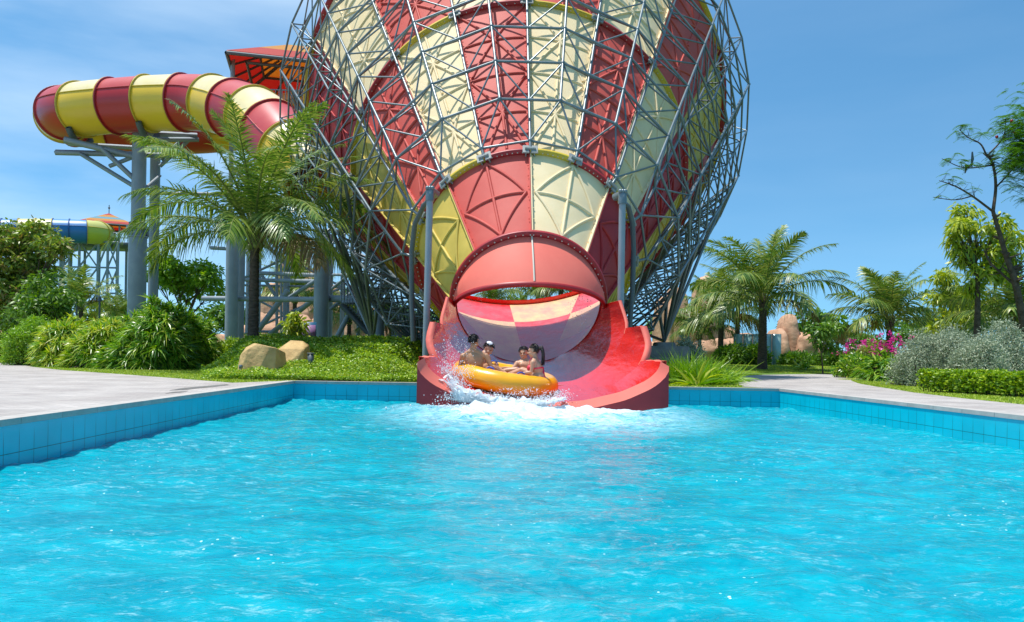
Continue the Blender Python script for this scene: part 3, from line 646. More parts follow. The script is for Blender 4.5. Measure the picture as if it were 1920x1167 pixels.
# steel tower and stairs behind the left palm
tw = empty('stair_tower', atg(600, 34), 'grey steel walkway tower with stairs, rails and diagonal braces behind the left palm', 'tower')
def bar(a, b, r, name='beam', m_=None, n=8): mb = MB(); tube(mb, [at(*a), at(*b)], r, n); return mb.build(name, m_ or M['col'], tw)
for px, top, d, r in ((437, 420, 33, .26), (452, 430, 35, .2), (469, 440, 38, .16), (605, 435, 31, .3), (618, 440, 33, .18), (341 + 200, 400, 38, .12), (536, 480, 37, .1), (712, 560, 29, .2), (775, 590, 29, .16)):
    a = at(px, top, d); mb = MB(); tube(mb, [(a.x, a.y, 0), a], r, 20); mb.build('tower_column', M['col'], tw)
for a, b, r in (((380, 560, 34), (605, 562, 32), .11), ((605, 560, 31.5), (715, 562, 30), .14), ((480, 512, 36), (605, 517, 34), .09), ((460, 525, 36), (600, 528, 34), .09), ((395, 465, 38), (480, 470, 38), .09), ((618, 515, 33), (770, 520, 30), .06),
                ((485, 618, 35), (540, 545, 35), .13), ((490, 640, 36), (590, 560, 34), .12), ((540, 560, 36), (610, 515, 33), .1), ((628, 640, 30), (660, 578, 30), .1), ((620, 580, 32), (665, 545, 32), .08), ((490, 450, 37), (560, 520, 37), .09), ((460, 470, 37), (520, 560, 37), .08),
                ((625, 450, 34), (775, 530, 30), .06), ((480, 640, 36), (545, 640, 36), .06), ((480, 622, 36), (520, 622, 36), .06), ((618, 545, 33), (700, 480, 31), .06), ((519, 450, 37), (519, 640, 37), .07), ((527, 450, 36), (527, 640, 36), .05)): bar(a, b, r)
# stair flights
def flight(a, b, nst, wd, name='stair_flight'):
    mb = MB(); a = np.array(at(*a)); b = np.array(at(*b)); side = np.array([0, wd, 0])
    for k in (0, 1): tube(mb, [a + side * k, b + side * k], .1, 4)
    for t in np.linspace(0, 1, nst): box(mb, a + (b - a) * t + side / 2, (.3, wd, .04))
    for k in (0, 1):
        tube(mb, [a + side * k + [0, 0, .95], b + side * k + [0, 0, .95]], .028, 6)
        for t in np.linspace(0, 1, 12): sticks(mb, [a + (b - a) * t + side * k], [a + (b - a) * t + side * k + [0, 0, .95]], .014, 5)
    mb.build(name, M['darksteel'], tw)
flight((640, 572, 29.5), (697, 632, 29.5), 15, 1.3); flight((775, 478, 31.5), (690, 565, 31.5), 15, 1.2); flight((790, 632, 26.5), (748, 672, 26.5), 9, 1.2); flight((700, 395, 33), (775, 480, 33), 16, 1.2)
for x0, x1, y, d in ((640, 735, 567, 30), (735, 800, 632, 27), (690, 800, 486, 32)):
    mb = MB(); a = np.array(at(x0, y, d)); b = np.array(at(x1, y, d)); box(mb, (a + b) / 2 + [0, .6, 0], (b[0] - a[0], 1.4, .1))
    for h in (.5, 1.0): sticks(mb, [a + [0, 0, h]], [b + [0, 0, h]], .028, 6)
    for t in np.linspace(0, 1, 16): sticks(mb, [a + (b - a) * t], [a + (b - a) * t + [0, 0, 1.0]], .014, 5)
    mb.build('landing', M['col'], tw)

# start tower roof, high left behind the funnel
stw = empty('start_tower', atg(560, 38), 'high start tower with striped hip roof and railed deck behind the funnel frame', 'tower')
M['canv_r'] = mat('roof_red', (.58, .09, .07), .6, .3, trans=.42); M['canv_y'] = mat('roof_yellow', (.66, .34, .08), .6, .3, trans=.42); M['canv_b'] = mat('roof_blue', (.15, .35, .42), .6, .3, trans=.3)
def hip_roof(parent, ctr, hw, hd, h, tiers, name='roof', rot=0):
    mb = MB(); c = np.array(ctr); cs = [np.array([x * hw, y * hd, 0]) for x, y in ((-1, -1), (1, -1), (1, 1), (-1, 1))]
    if rot: rm = np.array(Matrix.Rotation(rot, 3, 'Z')); cs = [rm @ q for q in cs]
    ap = np.array([0, 0, h]); n = len(tiers)
    for k, mi in enumerate(tiers):
        t0, t1 = k / n, (k + 1) / n
        for i in range(4):
            a, b = cs[i], cs[(i + 1) % 4]; q = [a * (1 - t0) + ap * t0, b * (1 - t0) + ap * t0, b * (1 - t1) + ap * t1, a * (1 - t1) + ap * t1]
            mb.add(np.array(q) + c, [[0, 1, 2, 3]], mi); mb.add(np.array(q) + c + [0, 0, -.05], [[3, 2, 1, 0]], mi)
    mb.build(name, [M['canv_r'], M['canv_y'], M['canv_b']], parent, smooth=False)
    mb = MB(); rr = .028 * hw
    for i in range(4):
        a, b = c + cs[i], c + cs[(i + 1) % 4]; dn = np.array([0, 0, -.12]); sticks(mb, [a + dn, a + dn, a * .6 + (c + ap) * .4 + dn], [b + dn, c + ap + dn, b * .6 + (c + ap) * .4 + dn], [rr, rr, rr * .7], 6)
        for t in (.25, .5, .75): m_ = a * (1 - t) + b * t; sticks(mb, [m_ + dn], [m_ * .35 + (c + ap) * .65 + dn], rr * .6, 6)
        sticks(mb, [a * .75 + (c + ap) * .25 + [0, 0, -.35 * h]], [b * .75 + (c + ap) * .25 + [0, 0, -.35 * h]], rr * .8, 6)
    mb.build('roof_frame', M['darksteel'], parent); return cs
ce = np.array(at(566, 153, 40)); hw = 3.2
hip_roof(stw, ce, 3.3, 3.3, 1.95, [0, 0, 1, 1, 2], rot=R_(12))
zdk = at(573, 246, 40).z
for sx, sy in ((-1, -1), (1, -1), (1, 1), (-1, 1)):
    mb = MB(); x, y = ce[0] + sx * 2.7, ce[1] + sy * 2.5; tube(mb, [(x, y, 0), (x, y, ce[2] + .1)], .11, 10); mb.build('tower_post', M['col'], stw)
mb = MB(); box(mb, (ce[0], ce[1], zdk), (6.4, 6.0, .25)); mb.build('deck', M['darksteel'], stw)
mb = MB()
for hh in (.15, 1.1): sticks(mb, [(ce[0] - 3.1, ce[1] - 2.9, zdk + hh)], [(ce[0] + 3.1, ce[1] - 2.9, zdk + hh)], .035, 6); sticks(mb, [(ce[0] - 3.1, ce[1] - 2.9, zdk + hh)], [(ce[0] - 3.1, ce[1] + 2.9, zdk + hh)], .035, 6)
for x in np.linspace(-3.1, 3.1, 40): sticks(mb, [(ce[0] + x, ce[1] - 2.9, zdk)], [(ce[0] + x, ce[1] - 2.9, zdk + 1.1)], .018, 5)
for y in np.linspace(-2.9, 2.9, 30): sticks(mb, [(ce[0] - 3.1, ce[1] + y, zdk)], [(ce[0] - 3.1, ce[1] + y, zdk + 1.1)], .018, 5)
mb.build('railing', M['col'], stw)
mb = MB()
for k in range(4):
    z0, z1 = 1 + k * (zdk - 1) / 4, 1 + (k + 1) * (zdk - 1) / 4; a, b = (ce[0] - 2.7, ce[1] - 2.5), (ce[0] + 2.7, ce[1] - 2.5); sticks(mb, [(*a, z0), (*b, z0), (*a, z1)], [(*b, z1), (*a, z1), (*b, z1)], .06, 6)
mb.build('cross_brace', M['col'], stw)

# distant blue and yellow slide with its own tower
M['blue'] = mat('tube_blue', (.02, .16, .42), .35, .5); M['blue_t'] = mat('tube_blue_top', (.06, .22, .5), .4, .5); M['bflange'] = mat('blue_flange', (.01, .08, .25), .5); M['ly'] = mat('tube_lime', (.50, .52, .05), .4); M['lyt'] = mat('tube_lime_top', (.58, .56, .16), .4)
LY = (M['lyt'], M['ly'], M['yflange']); BL = (M['blue_t'], M['blue'], M['bflange'])
fs = empty('far_tube_slide', at(120, 440, 75), 'distant blue and lime yellow tube slide above the trees at left', 'water slide')
tube_slide(fs, [at(-60, 436, 72), at(0, 434, 73), at(70, 433, 74), at(130, 434, 75), at(175, 436, 76), at(193, 440, 79), at(175, 448, 82), at(120, 452, 84)], 1.13, 16, [LY, BL, BL, LY], sub=4)
for c, col_ in ((1, 'blue'),):
    mb = MB(); tube(mb, catmull([at(178, 462, 80), at(200, 456, 80), at(216, 452, 81)]), .45, 14); mb.build('run_out', M['blue'], fs)
ft = empty('far_tower', atg(205, 80), 'distant lattice start tower with small striped pyramid roof beside the lime tube', 'tower')
cf = np.array(at(204, 425, 80)); hip_roof(ft, cf, 2.6, 2.6, 1.35, [0, 1, 2, 1, 0], rot=R_(20))
mb = MB(); sticks(mb, [cf + [0, 0, 1.3]], [cf + [0, 0, 2.2]], .04, 6); icos(mb, [cf + [0, 0, 1.9]], np.array([.12])); mb.build('finial', M['darksteel'], ft)
zf = at(204, 463, 80).z; mb = MB(); box(mb, (cf[0], cf[1], zf), (7.5, 5, .3)); mb.build('deck', M['darksteel'], ft)
mb = MB(); xs_ = [at(p, 500, 80).x for p in (112, 128, 155, 182, 215, 232, 250)]
for k, x in enumerate(xs_):
    for yy in (78, 82): sticks(mb, [(x, yy, 0)], [(x, yy, zf)], .22 if k < 2 else .13, 8)
mb.build('tower_post', M['col'], ft)
mb = MB(); zz = np.linspace(1, zf, 5)
for k in range(len(xs_) - 1):
    for a, b in zip(zz[:-1], zz[1:]):
        for yy in (78,):
            sticks(mb, [(xs_[k], yy, a), (xs_[k], yy, b)], [(xs_[k + 1], yy, b), (xs_[k + 1], yy, b)], .09, 5)
            if k % 2: sticks(mb, [(xs_[k], yy, b)], [(xs_[k + 1], yy, a)], .08, 5)
mb.build('lattice_brace', M['col'], ft)
mb = MB(); a = np.array((cf[0] + .2, cf[1] - 2.4, zf)); sticks(mb, [a + [0, 0, 1.1], a + [0, 0, .6]], [a + [4, 0, 1.1], a + [4, 0, .6]], .05, 5)
for x in np.linspace(0, 4, 14): sticks(mb, [a + [x, 0, 0]], [a + [x, 0, 1.1]], .03, 5)
mb.build('railing', M['col'], ft)
for dx in (-1.9, 1.9): mb = MB(); sticks(mb, [(cf[0] + dx, cf[1] - 1.8, zf)], [(cf[0] + dx, cf[1] - 1.8, cf[2])], .09, 6); mb.build('roof_post', M['col'], ft)
# ------------------------------------------------------------------ PALMS
def frond(mb, base, az, e0, Lf, bend, nl, ll, wl, seed, mi=0, mr=1, hang=.5):
    g_ = np.random.default_rng(seed); n = 26; t = np.linspace(0, 1, n); el = e0 - bend * t ** 1.4
    tw = g_.normal(0, .12) * t; dx = np.cos(el); dz = np.sin(el); a = az + tw
    D = np.stack([dx * np.cos(a), dx * np.sin(a), dz], -1); P = np.array(base) + np.cumsum(D * Lf / n, 0); P = np.vstack([[base], P])
    tt = np.linspace(0, 1, len(P)); tube(mb, P, .032 * (Lf / 3.3) * (1 - .88 * tt), 5, mr, cap=False)
    u = np.linspace(.13, .995, nl) ** .93; C = np.stack([np.interp(u, tt, P[:, k]) for k in range(3)], -1)
    T = np.stack([np.interp(u, t, D[:, k]) for k in range(3)], -1); T /= np.linalg.norm(T, axis=1)[:, None]
    side = np.stack([-np.sin(az + 0 * u), np.cos(az + 0 * u), 0 * u], -1); upn = np.cross(T, side)
    upn *= np.sign(upn[:, 2:3] + 1e-6)
    roll = g_.normal(0, .35); side2 = side * math.cos(roll) + upn * math.sin(roll); upn = -side * math.sin(roll) + upn * math.cos(roll)
    for sg in (-1, 1):
        fw = .45 + .9 * u ** 2; q = side2 * sg + T * fw[:, None] + upn * (.32 - .25 * u)[:, None] + g_.normal(0, .17, (nl, 3))
        ln = ll * (np.sin(np.pi * (.18 + .78 * u)) ** .8) * g_.uniform(.82, 1.1, nl)
        brk = g_.random(nl) < .06; ln[brk] *= .5
        strips(mb, C, q, np.cross(q, upn) * 1 + T * .2, ln, wl, (.7, 1, .85, .45, .04), droop=hang * g_.uniform(.6, 1.5, nl), mi=mi)
def palm_crown(nf, Lf, ll, wl, nl, seed, hang=.5, dry=1, lo=86):
    g_ = np.random.default_rng(seed); mb = MB(); az = g_.uniform(0, 6.28)
    for k in range(nf):
        u = k / (nf - 1); e0 = R_(84) - R_(lo) * u ** .9 + g_.normal(0, .07); az += 2.39996 + g_.normal(0, .16)
        bend = R_(48) + R_(34) * u ** .7 + g_.normal(0, .13); l_ = Lf * (.72 + .34 * math.sin(math.pi * min(1, .2 + .75 * u))) * g_.uniform(.9, 1.08)
        frond(mb, (.06 * math.cos(az), .06 * math.sin(az), .15 * (1 - u)), az, e0, l_, bend, nl, ll, wl, seed * 100 + k, mi=2 if k >= nf - dry else 0, hang=hang * (.5 + .9 * u))
    for k in range(7):
        a = k * 2.4; tube(mb, [(0, 0, -.35), (.12 * math.cos(a), .12 * math.sin(a), -.05), (.2 * math.cos(a), .2 * math.sin(a), .35)], [.12, .09, .03], 7, 3)
    icos(mb, [(.16 * math.cos(k * 1.3), .16 * math.sin(k * 1.3), -.22 - .05 * (k % 2)) for k in range(5)], np.full(5, .085), 1, 2)
    return mb
def palm_trunk(h, r0, r1, lean=(0, 0), seed=0):
    mb = MB(); n = int(h / .07) + 6; t = np.linspace(0, 1, n); z = t * h
    x = lean[0] * t ** 1.5; y = lean[1] * t ** 1.5; r = r1 + (r0 - r1) * (1 - t) ** 1.2 + .35 * r0 * np.exp(-t * h / .25) + .012 * (np.arange(n) % 2)
    tube(mb, np.stack([x, y, z - .3], -1), r, 18); return mb
PM = [M['palm'], M['rachis'], M['palm_dry'], M['bark_palm']]; PMF = [M['palm_far'], M['rachis'], M['palm_dry'], M['bark_palm']]
def palm(px, ycrown, d, zb, Lf, lab, seed, r0=.17, nf=24, nl=70, ll=.62, wl=.034, far=False, lean=(0, 0), hang=.5, group=None):
    c = at(px, ycrown, d); h = c.z - zb; e = empty('palm_tree', (c.x - lean[0], c.y - lean[1], zb), lab, 'palm tree', group)
    o = palm_trunk(h + .3, r0, r0 * .72, lean, seed).build('trunk', M['bark_palm'], e, off=(0, 0, 0)); o.location = (0, 0, 0)
    o = palm_crown(nf, Lf, ll, wl, nl, seed, hang, lo=62 if far else 74).build('crown', PMF if far else PM, e, off=(0, 0, 0)); o.location = (lean[0], lean[1], h)
    return e
palm(478, 446, 21, .35, 4.0, 'large coconut palm with full crown in front of the red and yellow tube slide columns', 11, .15, 33, 92, .80, .034, hang=.46)
GP = 'coconut palms around the park'
palm(1431, 570, 38, .25, 4.3, 'tallest palm on the right lawn, standing alone beside the paved path', 23, .23, 22, 70, 1.1, .055, True, hang=.6)
palm(1668, 606, 36, .2, 3.15, 'short-trunked palm in front of the magenta bougainvillea', 5, .17, 20, 62, .95, .05, True, hang=.6)
proto = palm(1352, 604, 44, .3, 3.2, 'bushy palm left of the tall lawn palm, nearest the funnel pedestal', 31, .18, 18, 56, 1.0, .055, True, hang=.6, group=GP)
def copy_palm(px, ycrown, d, zb, sc, rot, lab):
    c = at(px, ycrown, d); e = empty('palm_tree', (c.x, c.y, zb), lab, 'palm tree', GP); e.rotation_euler = (0, 0, rot)
    for ch in proto.children:
        o = ch.copy(); scene.collection.objects.link(o); o.parent = e
        if ch.name.startswith('crown'): o.location = (0, 0, c.z - zb); o.scale = (sc, sc, sc)
        else: o.scale = (sc, sc, (c.z - zb) / (proto.children[0].dimensions.z - .5) if False else (c.z - zb) / pz)
    return e
pz = at(1352, 604, 44).z - .3
copy_palm(1384, 560, 47, .3, .9, 1.2, 'slender palm rising behind and left of the tall lawn palm')
copy_palm(1312, 628, 46, .3, .75, 2.2, 'low palm in front of the sandstone arch right of the funnel')
copy_palm(1905, 610, 27, .1, .85, .6, 'palm behind the silver bushes at the far right edge')
copy_palm(1748, 626, 60, .3, .7, .4, 'distant palm between the short-trunked palm and the mango trees')
copy_palm(553, 560, 50, .3, .95, 3.3, 'palm seen through the steel braces left of the twin thick columns')
copy_palm(655, 600, 44, .3, .8, 4.1, 'low palm behind the stair flight, left of the concrete pedestal')
copy_palm(735, 622, 42, .3, .7, 5.1, 'low palm behind the lower steps beside the chute post')
copy_palm(152, 575, 52, .3, .95, .9, 'palm under the distant lime and blue slide')
copy_palm(75, 600, 60, .3, .8, 3.9, 'small palm behind the reddish tree at far left')
copy_palm(232, 600, 48, .3, .7, 2.7, 'small palm just left of the collared thick column')
copy_palm(1008, 556, 62, .3, .9, 1.9, 'left palm of the pair seen through the chute opening')
copy_palm(1052, 548, 58, .3, .85, 3.0, 'right palm of the pair seen through the chute opening')
copy_palm(925, 568, 60, .3, .75, 4.4, 'palm glimpsed at the left corner of the chute opening')
copy_palm(1570, 646, 52, .3, .55, 5.6, 'small palm between the tall lawn palm and the bougainvillea')

# ------------------------------------------------------------------ BROADLEAF TREES
def crown_leaves(mb, blobs, nper, L_, W_, seed, droop=.4, clus=.16, per=14, mi=0, flat=.75):
    """blobs: (centre, radius). sub-clumps inside each blob, leaves radiating round each clump centre"""
    g_ = np.random.default_rng(seed)
    for c, r in blobs:
        nc = max(4, int(nper * r * r / per)); q = g_.normal(0, 1, (nc, 3)); q /= np.linalg.norm(q, axis=1)[:, None]; q *= (r * g_.uniform(.35, 1.12, nc) ** .7)[:, None]; q[:, 2] *= flat
        keep = vnoise(q + np.array(c), seed, 2, .9 / max(r, .3)) > -.55; q = q[keep]; nc = len(q)
        C = np.repeat(q + np.array(c), per, 0); D = g_.normal(0, 1, (nc * per, 3)); D /= np.linalg.norm(D, axis=1)[:, None]; D[:, 2] = D[:, 2] * .7 - .05
        S = g_.normal(0, 1, (nc * per, 3)); B = C + D * (clus * g_.uniform(.1, 1, nc * per))[:, None]
        strips(mb, B, D, S, L_ * g_.uniform(.6, 1.2, nc * per), W_ * g_.uniform(.7, 1.2, nc * per), LEAF, droop * g_.uniform(0, 1.3, nc * per), mi)
def tree(px, ybase, d, blobs_px, lab, lm, seed, L_=.16, W_=.05, dens=420, r0=.12, zb=.1, depth=.8, clus=.2, droop=.4, name='tree', cat='tree', trunk_px=None, per=14, group=None, bark=None):
    b = atg(px, d, zb); e = empty(name, b, lab, cat, group); g_ = np.random.default_rng(seed); k = d / FPX
    blobs = [(np.array(at(x, y, d + g_.uniform(-depth, depth) * r * k)), r * k) for x, y, r in blobs_px]
    mb = MB(); tops = np.mean([c for c, r in blobs], 0); fork = np.array(b) + (tops - np.array(b)) * .45 + [g_.normal(0, .1), 0, 0]
    if trunk_px: fork = np.array(at(*trunk_px, d))
    tube(mb, catmull([np.array(b) - [0, 0, .2], np.array(b) * .5 + fork * .5 + g_.normal(0, .06, 3), fork], 8), np.linspace(r0 * 1.25, r0 * .7, 17), 10)
    for c, r in blobs:
        midp = fork * .5 + c * .5 + g_.normal(0, .12 * r + .04, 3); P = catmull([fork, midp, c], 6); tube(mb, P, np.linspace(r0 * .55, r0 * .12, len(P)), 6)
        for _ in range(5):
            q = c + rdir(1)[0] * r * .8; P = catmull([P[len(P) // 2], (midp + q) / 2 + g_.normal(0, .08, 3), q], 4); tube(mb, P[:], np.linspace(r0 * .2, r0 * .05, len(P)), 4, cap=False); P = catmull([fork, midp, c], 6)
    mb.build('trunk', bark or M['bark'], e)
    mb = MB(); crown_leaves(mb, blobs, dens / (k * k * 2200) if False else dens, L_, W_, seed, droop, clus, per); mb.build('crown', lm, e); return e
tree(28, 615, 28, [(20, 450, 42), (70, 440, 34), (100, 462, 28), (15, 505, 42), (62, 500, 40), (-20, 470, 50), (40, 550, 42), (-10, 560, 50)], 'dense tree with olive and rusty leaves at the far left edge', M['tree_olive'], 41, .21, .085, 2800, .13, clus=.22)
tree(95, 622, 27, [(90, 535, 36), (118, 560, 28), (70, 575, 38), (110, 595, 26), (40, 600, 34)], 'dark leafy tree below and right of the rusty leaved one', M['tree'], 43, .19, .075, 2600, .08, clus=.2)
tree(352, 610, 42, [(308, 500, 30), (330, 520, 30), (292, 520, 18), (355, 540, 30), (395, 520, 26), (400, 545, 26), (375, 500, 18)], 'round bright green tree between the thick columns and the big coconut palm', M['lime'], 44, .28, .12, 1300, .11, zb=.2, clus=.3)
tree(552, 650, 26, [(545, 590, 12), (560, 605, 14), (540, 612, 13), (553, 625, 13), (566, 630, 10)], 'slender young tree with drooping lime leaves behind the boulders', M['mango'], 45, .24, .07, 2200, .035, zb=.6, clus=.1, droop=1.0)
tree(1828, 640, 26, [(1812, 395, 22), (1795, 425, 24), (1835, 430, 24), (1870, 425, 26), (1815, 465, 26), (1860, 470, 30), (1895, 450, 22), (1795, 480, 18), (1840, 510, 26), (1880, 510, 28), (1815, 540, 20), (1790, 452, 16), (1905, 480, 20)], 'tall mango tree with yellow green leaves behind the silver bushes', M['mango'], 51, .26, .08, 1500, .1, clus=.2, droop=.9, trunk_px=(1833, 520))
tree(1790, 640, 30, [(1772, 520, 22), (1795, 545, 24), (1765, 555, 20), (1785, 585, 26), (1815, 570, 24), (1810, 600, 26), (1770, 610, 22)], 'lower mango tree left of the tall mango tree', M['mango'], 52, .26, .08, 1500, .08, clus=.2, droop=.9)
tree(1545, 678, 34, [(1545, 625, 20), (1560, 612, 15), (1530, 620, 15), (1550, 645, 18)], 'small round young tree on the lawn right of the tall lawn palm', M['tree'], 53, .26, .1, 1500, .03, zb=.1, clus=.22, droop=.7)
GT = 'trees along the back of the park'
k_ = 0
for px, d, blobs, lm, lab in (
    (40, 70, [(0, 610, 40), (50, 610, 36), (100, 612, 30)], 'tree', 'far dark green tree behind the left shrubs, leftmost of the back row'),
    (190, 75, [(170, 600, 34), (215, 606, 30), (240, 600, 26)], 'tree_olive', 'far olive tree below the distant lattice tower'),
    (440, 80, [(400, 600, 34), (440, 590, 34), (480, 598, 30)], 'tree', 'far tree between the big coconut palm and the steel tower'),
    (620, 85, [(560, 600, 30), (620, 590, 34), (680, 600, 34)], 'tree_olive', 'far olive tree beyond the walkway tower'),
    (770, 85, [(740, 600, 34), (790, 606, 30), (830, 600, 30)], 'tree', 'far tree behind the left chute post'),
    (960, 80, [(940, 572, 20), (970, 566, 18), (1005, 578, 20), (1080, 574, 18)], 'tree', 'far tree showing through the chute opening'),
    (1270, 75, [(1240, 610, 28), (1280, 600, 24), (1300, 630, 26)], 'tree', 'far tree behind the sandstone arch'),
    (1540, 66, [(1490, 610, 30), (1530, 600, 32), (1575, 608, 28), (1600, 628, 28)], 'tree', 'far dark tree right of the tall lawn palm'),
    (1720, 70, [(1700, 622, 28), (1745, 616, 30), (1790, 610, 34)], 'tree', 'far dark tree behind the short-trunked palm'),
    (1880, 60, [(1850, 590, 44), (1900, 580, 46), (1950, 600, 50)], 'tree', 'far dark tree at the right edge behind the mango trees')):
    tree(px, 660, d, blobs, lab, M[lm], 60 + k_, .55, .26, 200, .12, zb=.3, clus=.5, group=GT); k_ += 1

# flame tree: long bare branches, feathery leaves, pods
ftr = empty('flame_tree', atg(1925, 22, 0), 'sparse flame tree with long bare branches, feathery leaves and dark pods at the right edge', 'tree')
mb = MB(); fm = MB()
def branch(pts, r0, r1, leafy=1.0, dd=22):
    P = catmull([at(x, y, dd + z) for x, y, z in pts], 8); tube(mb, P, np.linspace(r0, r1, len(P)), 8)
    L_ = np.linalg.norm(np.diff(P, axis=0), axis=1).sum(); n = int(L_ * 9)
    for k in range(n):
        u = rng.uniform(.3, 1); b = P[int(u * (len(P) - 1))]; dr = rdir(1, -.2, .9)[0]; ln = rng.uniform(.12, .5) * (1.15 - u * .6)
        q = [b, b + dr * ln * .5 + [0, 0, .02], b + dr * ln + [0, 0, .06]]; tube(mb, q, [r1 * .9, r1 * .6, r1 * .35], 4, cap=False)
        if rng.random() < leafy: feather(q[-1])
def feather(c, n=5):
    for k in range(n):
        a = rng.uniform(0, 6.28); D = np.array([math.cos(a), math.sin(a), rng.uniform(-.3, .3)]); S = np.array([-D[1], D[0], 0]); l_ = rng.uniform(.16, .3); t = np.linspace(.1, 1, 9)
        B = np.repeat(c + D * (t * l_)[:, None] - np.array([0, 0, .12]) * (t ** 2)[:, None] * l_ * 3, 2, 0); dd = np.tile(np.stack([S, -S]), (9, 1)) + D * .3
        strips(fm, B, dd, np.cross(dd, [0, 0, 1.]) + 0, .055, .016, (.8, 1, .3), .3)
branch([(1925, 640, 0), (1905, 536, 0), (1886, 478, 0), (1862, 397, 0)], .11, .05, 0)
branch([(1862, 397, 0), (1867, 350, .1), (1862, 310, .2), (1850, 290, .2)], .048, .026, .5)
branch([(1862, 397, 0), (1823, 368, -.2), (1790, 349, -.3), (1761, 339, -.3)], .034, .010, .35)
branch([(1823, 368, -.2), (1790, 375, 0), (1749, 370, .2)], .02, .007, .3)
branch([(1850, 292, .2), (1838, 270, .3), (1815, 258, .3), (1799, 243, .3)], .026, .009, .9)
branch([(1862, 310, .2), (1809, 315, 0), (1766, 298, -.2)], .022, .008, .8)
branch([(1852, 292, .2), (1881, 258, .4), (1886, 222, .4)], .026, .009, .9)
branch([(1867, 352, .1), (1888, 330, .2), (1905, 312, .2), (1935, 290, .2)], .026, .011, .9)
branch([(1905, 536, 0), (1880, 515, .2), (1857, 493, .4), (1845, 470, .5)], .04, .02, .3)
branch([(1925, 620, 0), (1960, 480, .3), (1950, 350, .5), (1930, 270, .5)], .1, .04, .6)
branch([(1950, 350, .5), (1915, 300, .5), (1895, 290, .6)], .04, .014, .9)
for _ in range(330):
    feather(np.array(at(1915 + rng.normal(0, 22), 275 + rng.normal(0, 42), 22 + rng.normal(0, .6))))
mb.build('trunk', M['bark'], ftr); fm.build('crown', M['fern'], ftr)
for x, y, l_ in ((1823, 285, .42), (1811, 308, .26)):
    p = np.array(at(x, y, 22.2)); mb = MB(); tube(mb, [p, p + [.01, 0, -l_ * .5], p + [-.02, 0, -l_]], [.02, .04, .015], 8); mb.build('seed_pod', M['darksteel'], ftr)
mb = MB(); icos(mb, [at(1869, 257, 22), at(1897, 227, 22), at(1903, 250, 21.8)], np.full(3, .05)); mb.build('blossom', M['tube_red'], ftr)

# ------------------------------------------------------------------ SHRUBS
def shrub_pts(n, c, rx, ry, rz, g_):
    q = g_.normal(0, 1, (n, 3)); q /= np.linalg.norm(q, axis=1)[:, None]; q[:, 2] = np.abs(q[:, 2]) ** .8
    f = g_.uniform(.45, 1.0, n) ** .5; lum = 1 + .16 * vnoise(q * 2.2, int(c[0] * 10) % 97, 2, 1.0)
    return q, np.array(c) + q * (f * lum)[:, None] * np.array([rx, ry, rz])
def strap_shrub(x0, x1, ytop, d, lab, lm, seed, n=150, per=18, L_=.42, W_=.038, droop=.5, zb=0, ry=.9, name='strap_leaf_shrub', group=None, cat='shrub', up=.35, tilt=.6):
    g_ = np.random.default_rng(seed); a = at(x0, 650, d); b = at(x1, 650, d); cx = (a.x + b.x) / 2; rx = (b.x - a.x) / 2; cy = a.y
    top = at((x0 + x1) / 2, ytop, d).z; e = empty(name, (cx, cy, zb), lab, cat, group)
    q, P = shrub_pts(n, (cx, cy, zb), rx - L_ * .35, ry, top - zb - L_ * .35, g_)
    mb = MB(); m_ = min(n, 60); base = np.stack([cx + g_.normal(0, rx * .3, m_), cy + g_.normal(0, .3, m_), np.full(m_, zb)], -1); sticks(mb, base, P[:m_], .016, 5); mb.build('stem', M['bark'], e)
    C = np.repeat(P, per, 0); N_ = n * per; ax = np.repeat(q * [1, 1, .6] + [0, 0, up], per, 0); ax /= np.linalg.norm(ax, axis=1)[:, None]
    D = g_.normal(0, 1, (N_, 3)); D /= np.linalg.norm(D, axis=1)[:, None]; D = D * tilt + ax * g_.uniform(.2, 1.1, N_)[:, None]; S = np.cross(D, ax) + g_.normal(0, .15, (N_, 3))
    mb = MB(); strips(mb, C, D, S, L_ * g_.uniform(.65, 1.15, N_), W_, (.5, 1, .9, .5, .05), droop * g_.uniform(.4, 1.5, N_)); mb.build('foliage', lm, e); return e
GS = 'strap leaf shrubs along the left deck'
strap_shrub(72, 178, 596, 23.2, 'yellowish strap leaved shrub at the left end of the long clump', M['strap_y'], 1, 260, group=GS)
strap_shrub(150, 262, 588, 22.6, 'strap leaved shrub second from the left in the long clump', M['strap_y'], 2, 300, group=GS)
strap_shrub(232, 372, 556, 22.0, 'tallest glossy strap leaved shrub in the middle of the clump', M['strap'], 3, 460, 20, .44, .042, group=GS, ry=1.1)
strap_shrub(325, 414, 592, 23.4, 'dark strap leaved shrub at the right end of the clump', M['strap'], 4, 260, group=GS)
strap_shrub(120, 240, 606, 22.2, 'mid green strap leaved shrub filling the front between the first two', M['strap_y'], 6, 260, group=GS, ry=.7)
strap_shrub(205, 300, 578, 23.4, 'strap leaved shrub behind, joining the second and the tallest shrub', M['strap'], 7, 280, group=GS, ry=.8)
strap_shrub(185, 330, 620, 21.5, 'low dark strap leaved shrub at the front foot of the clump', M['strap'], 8, 280, group=GS, ry=.6)
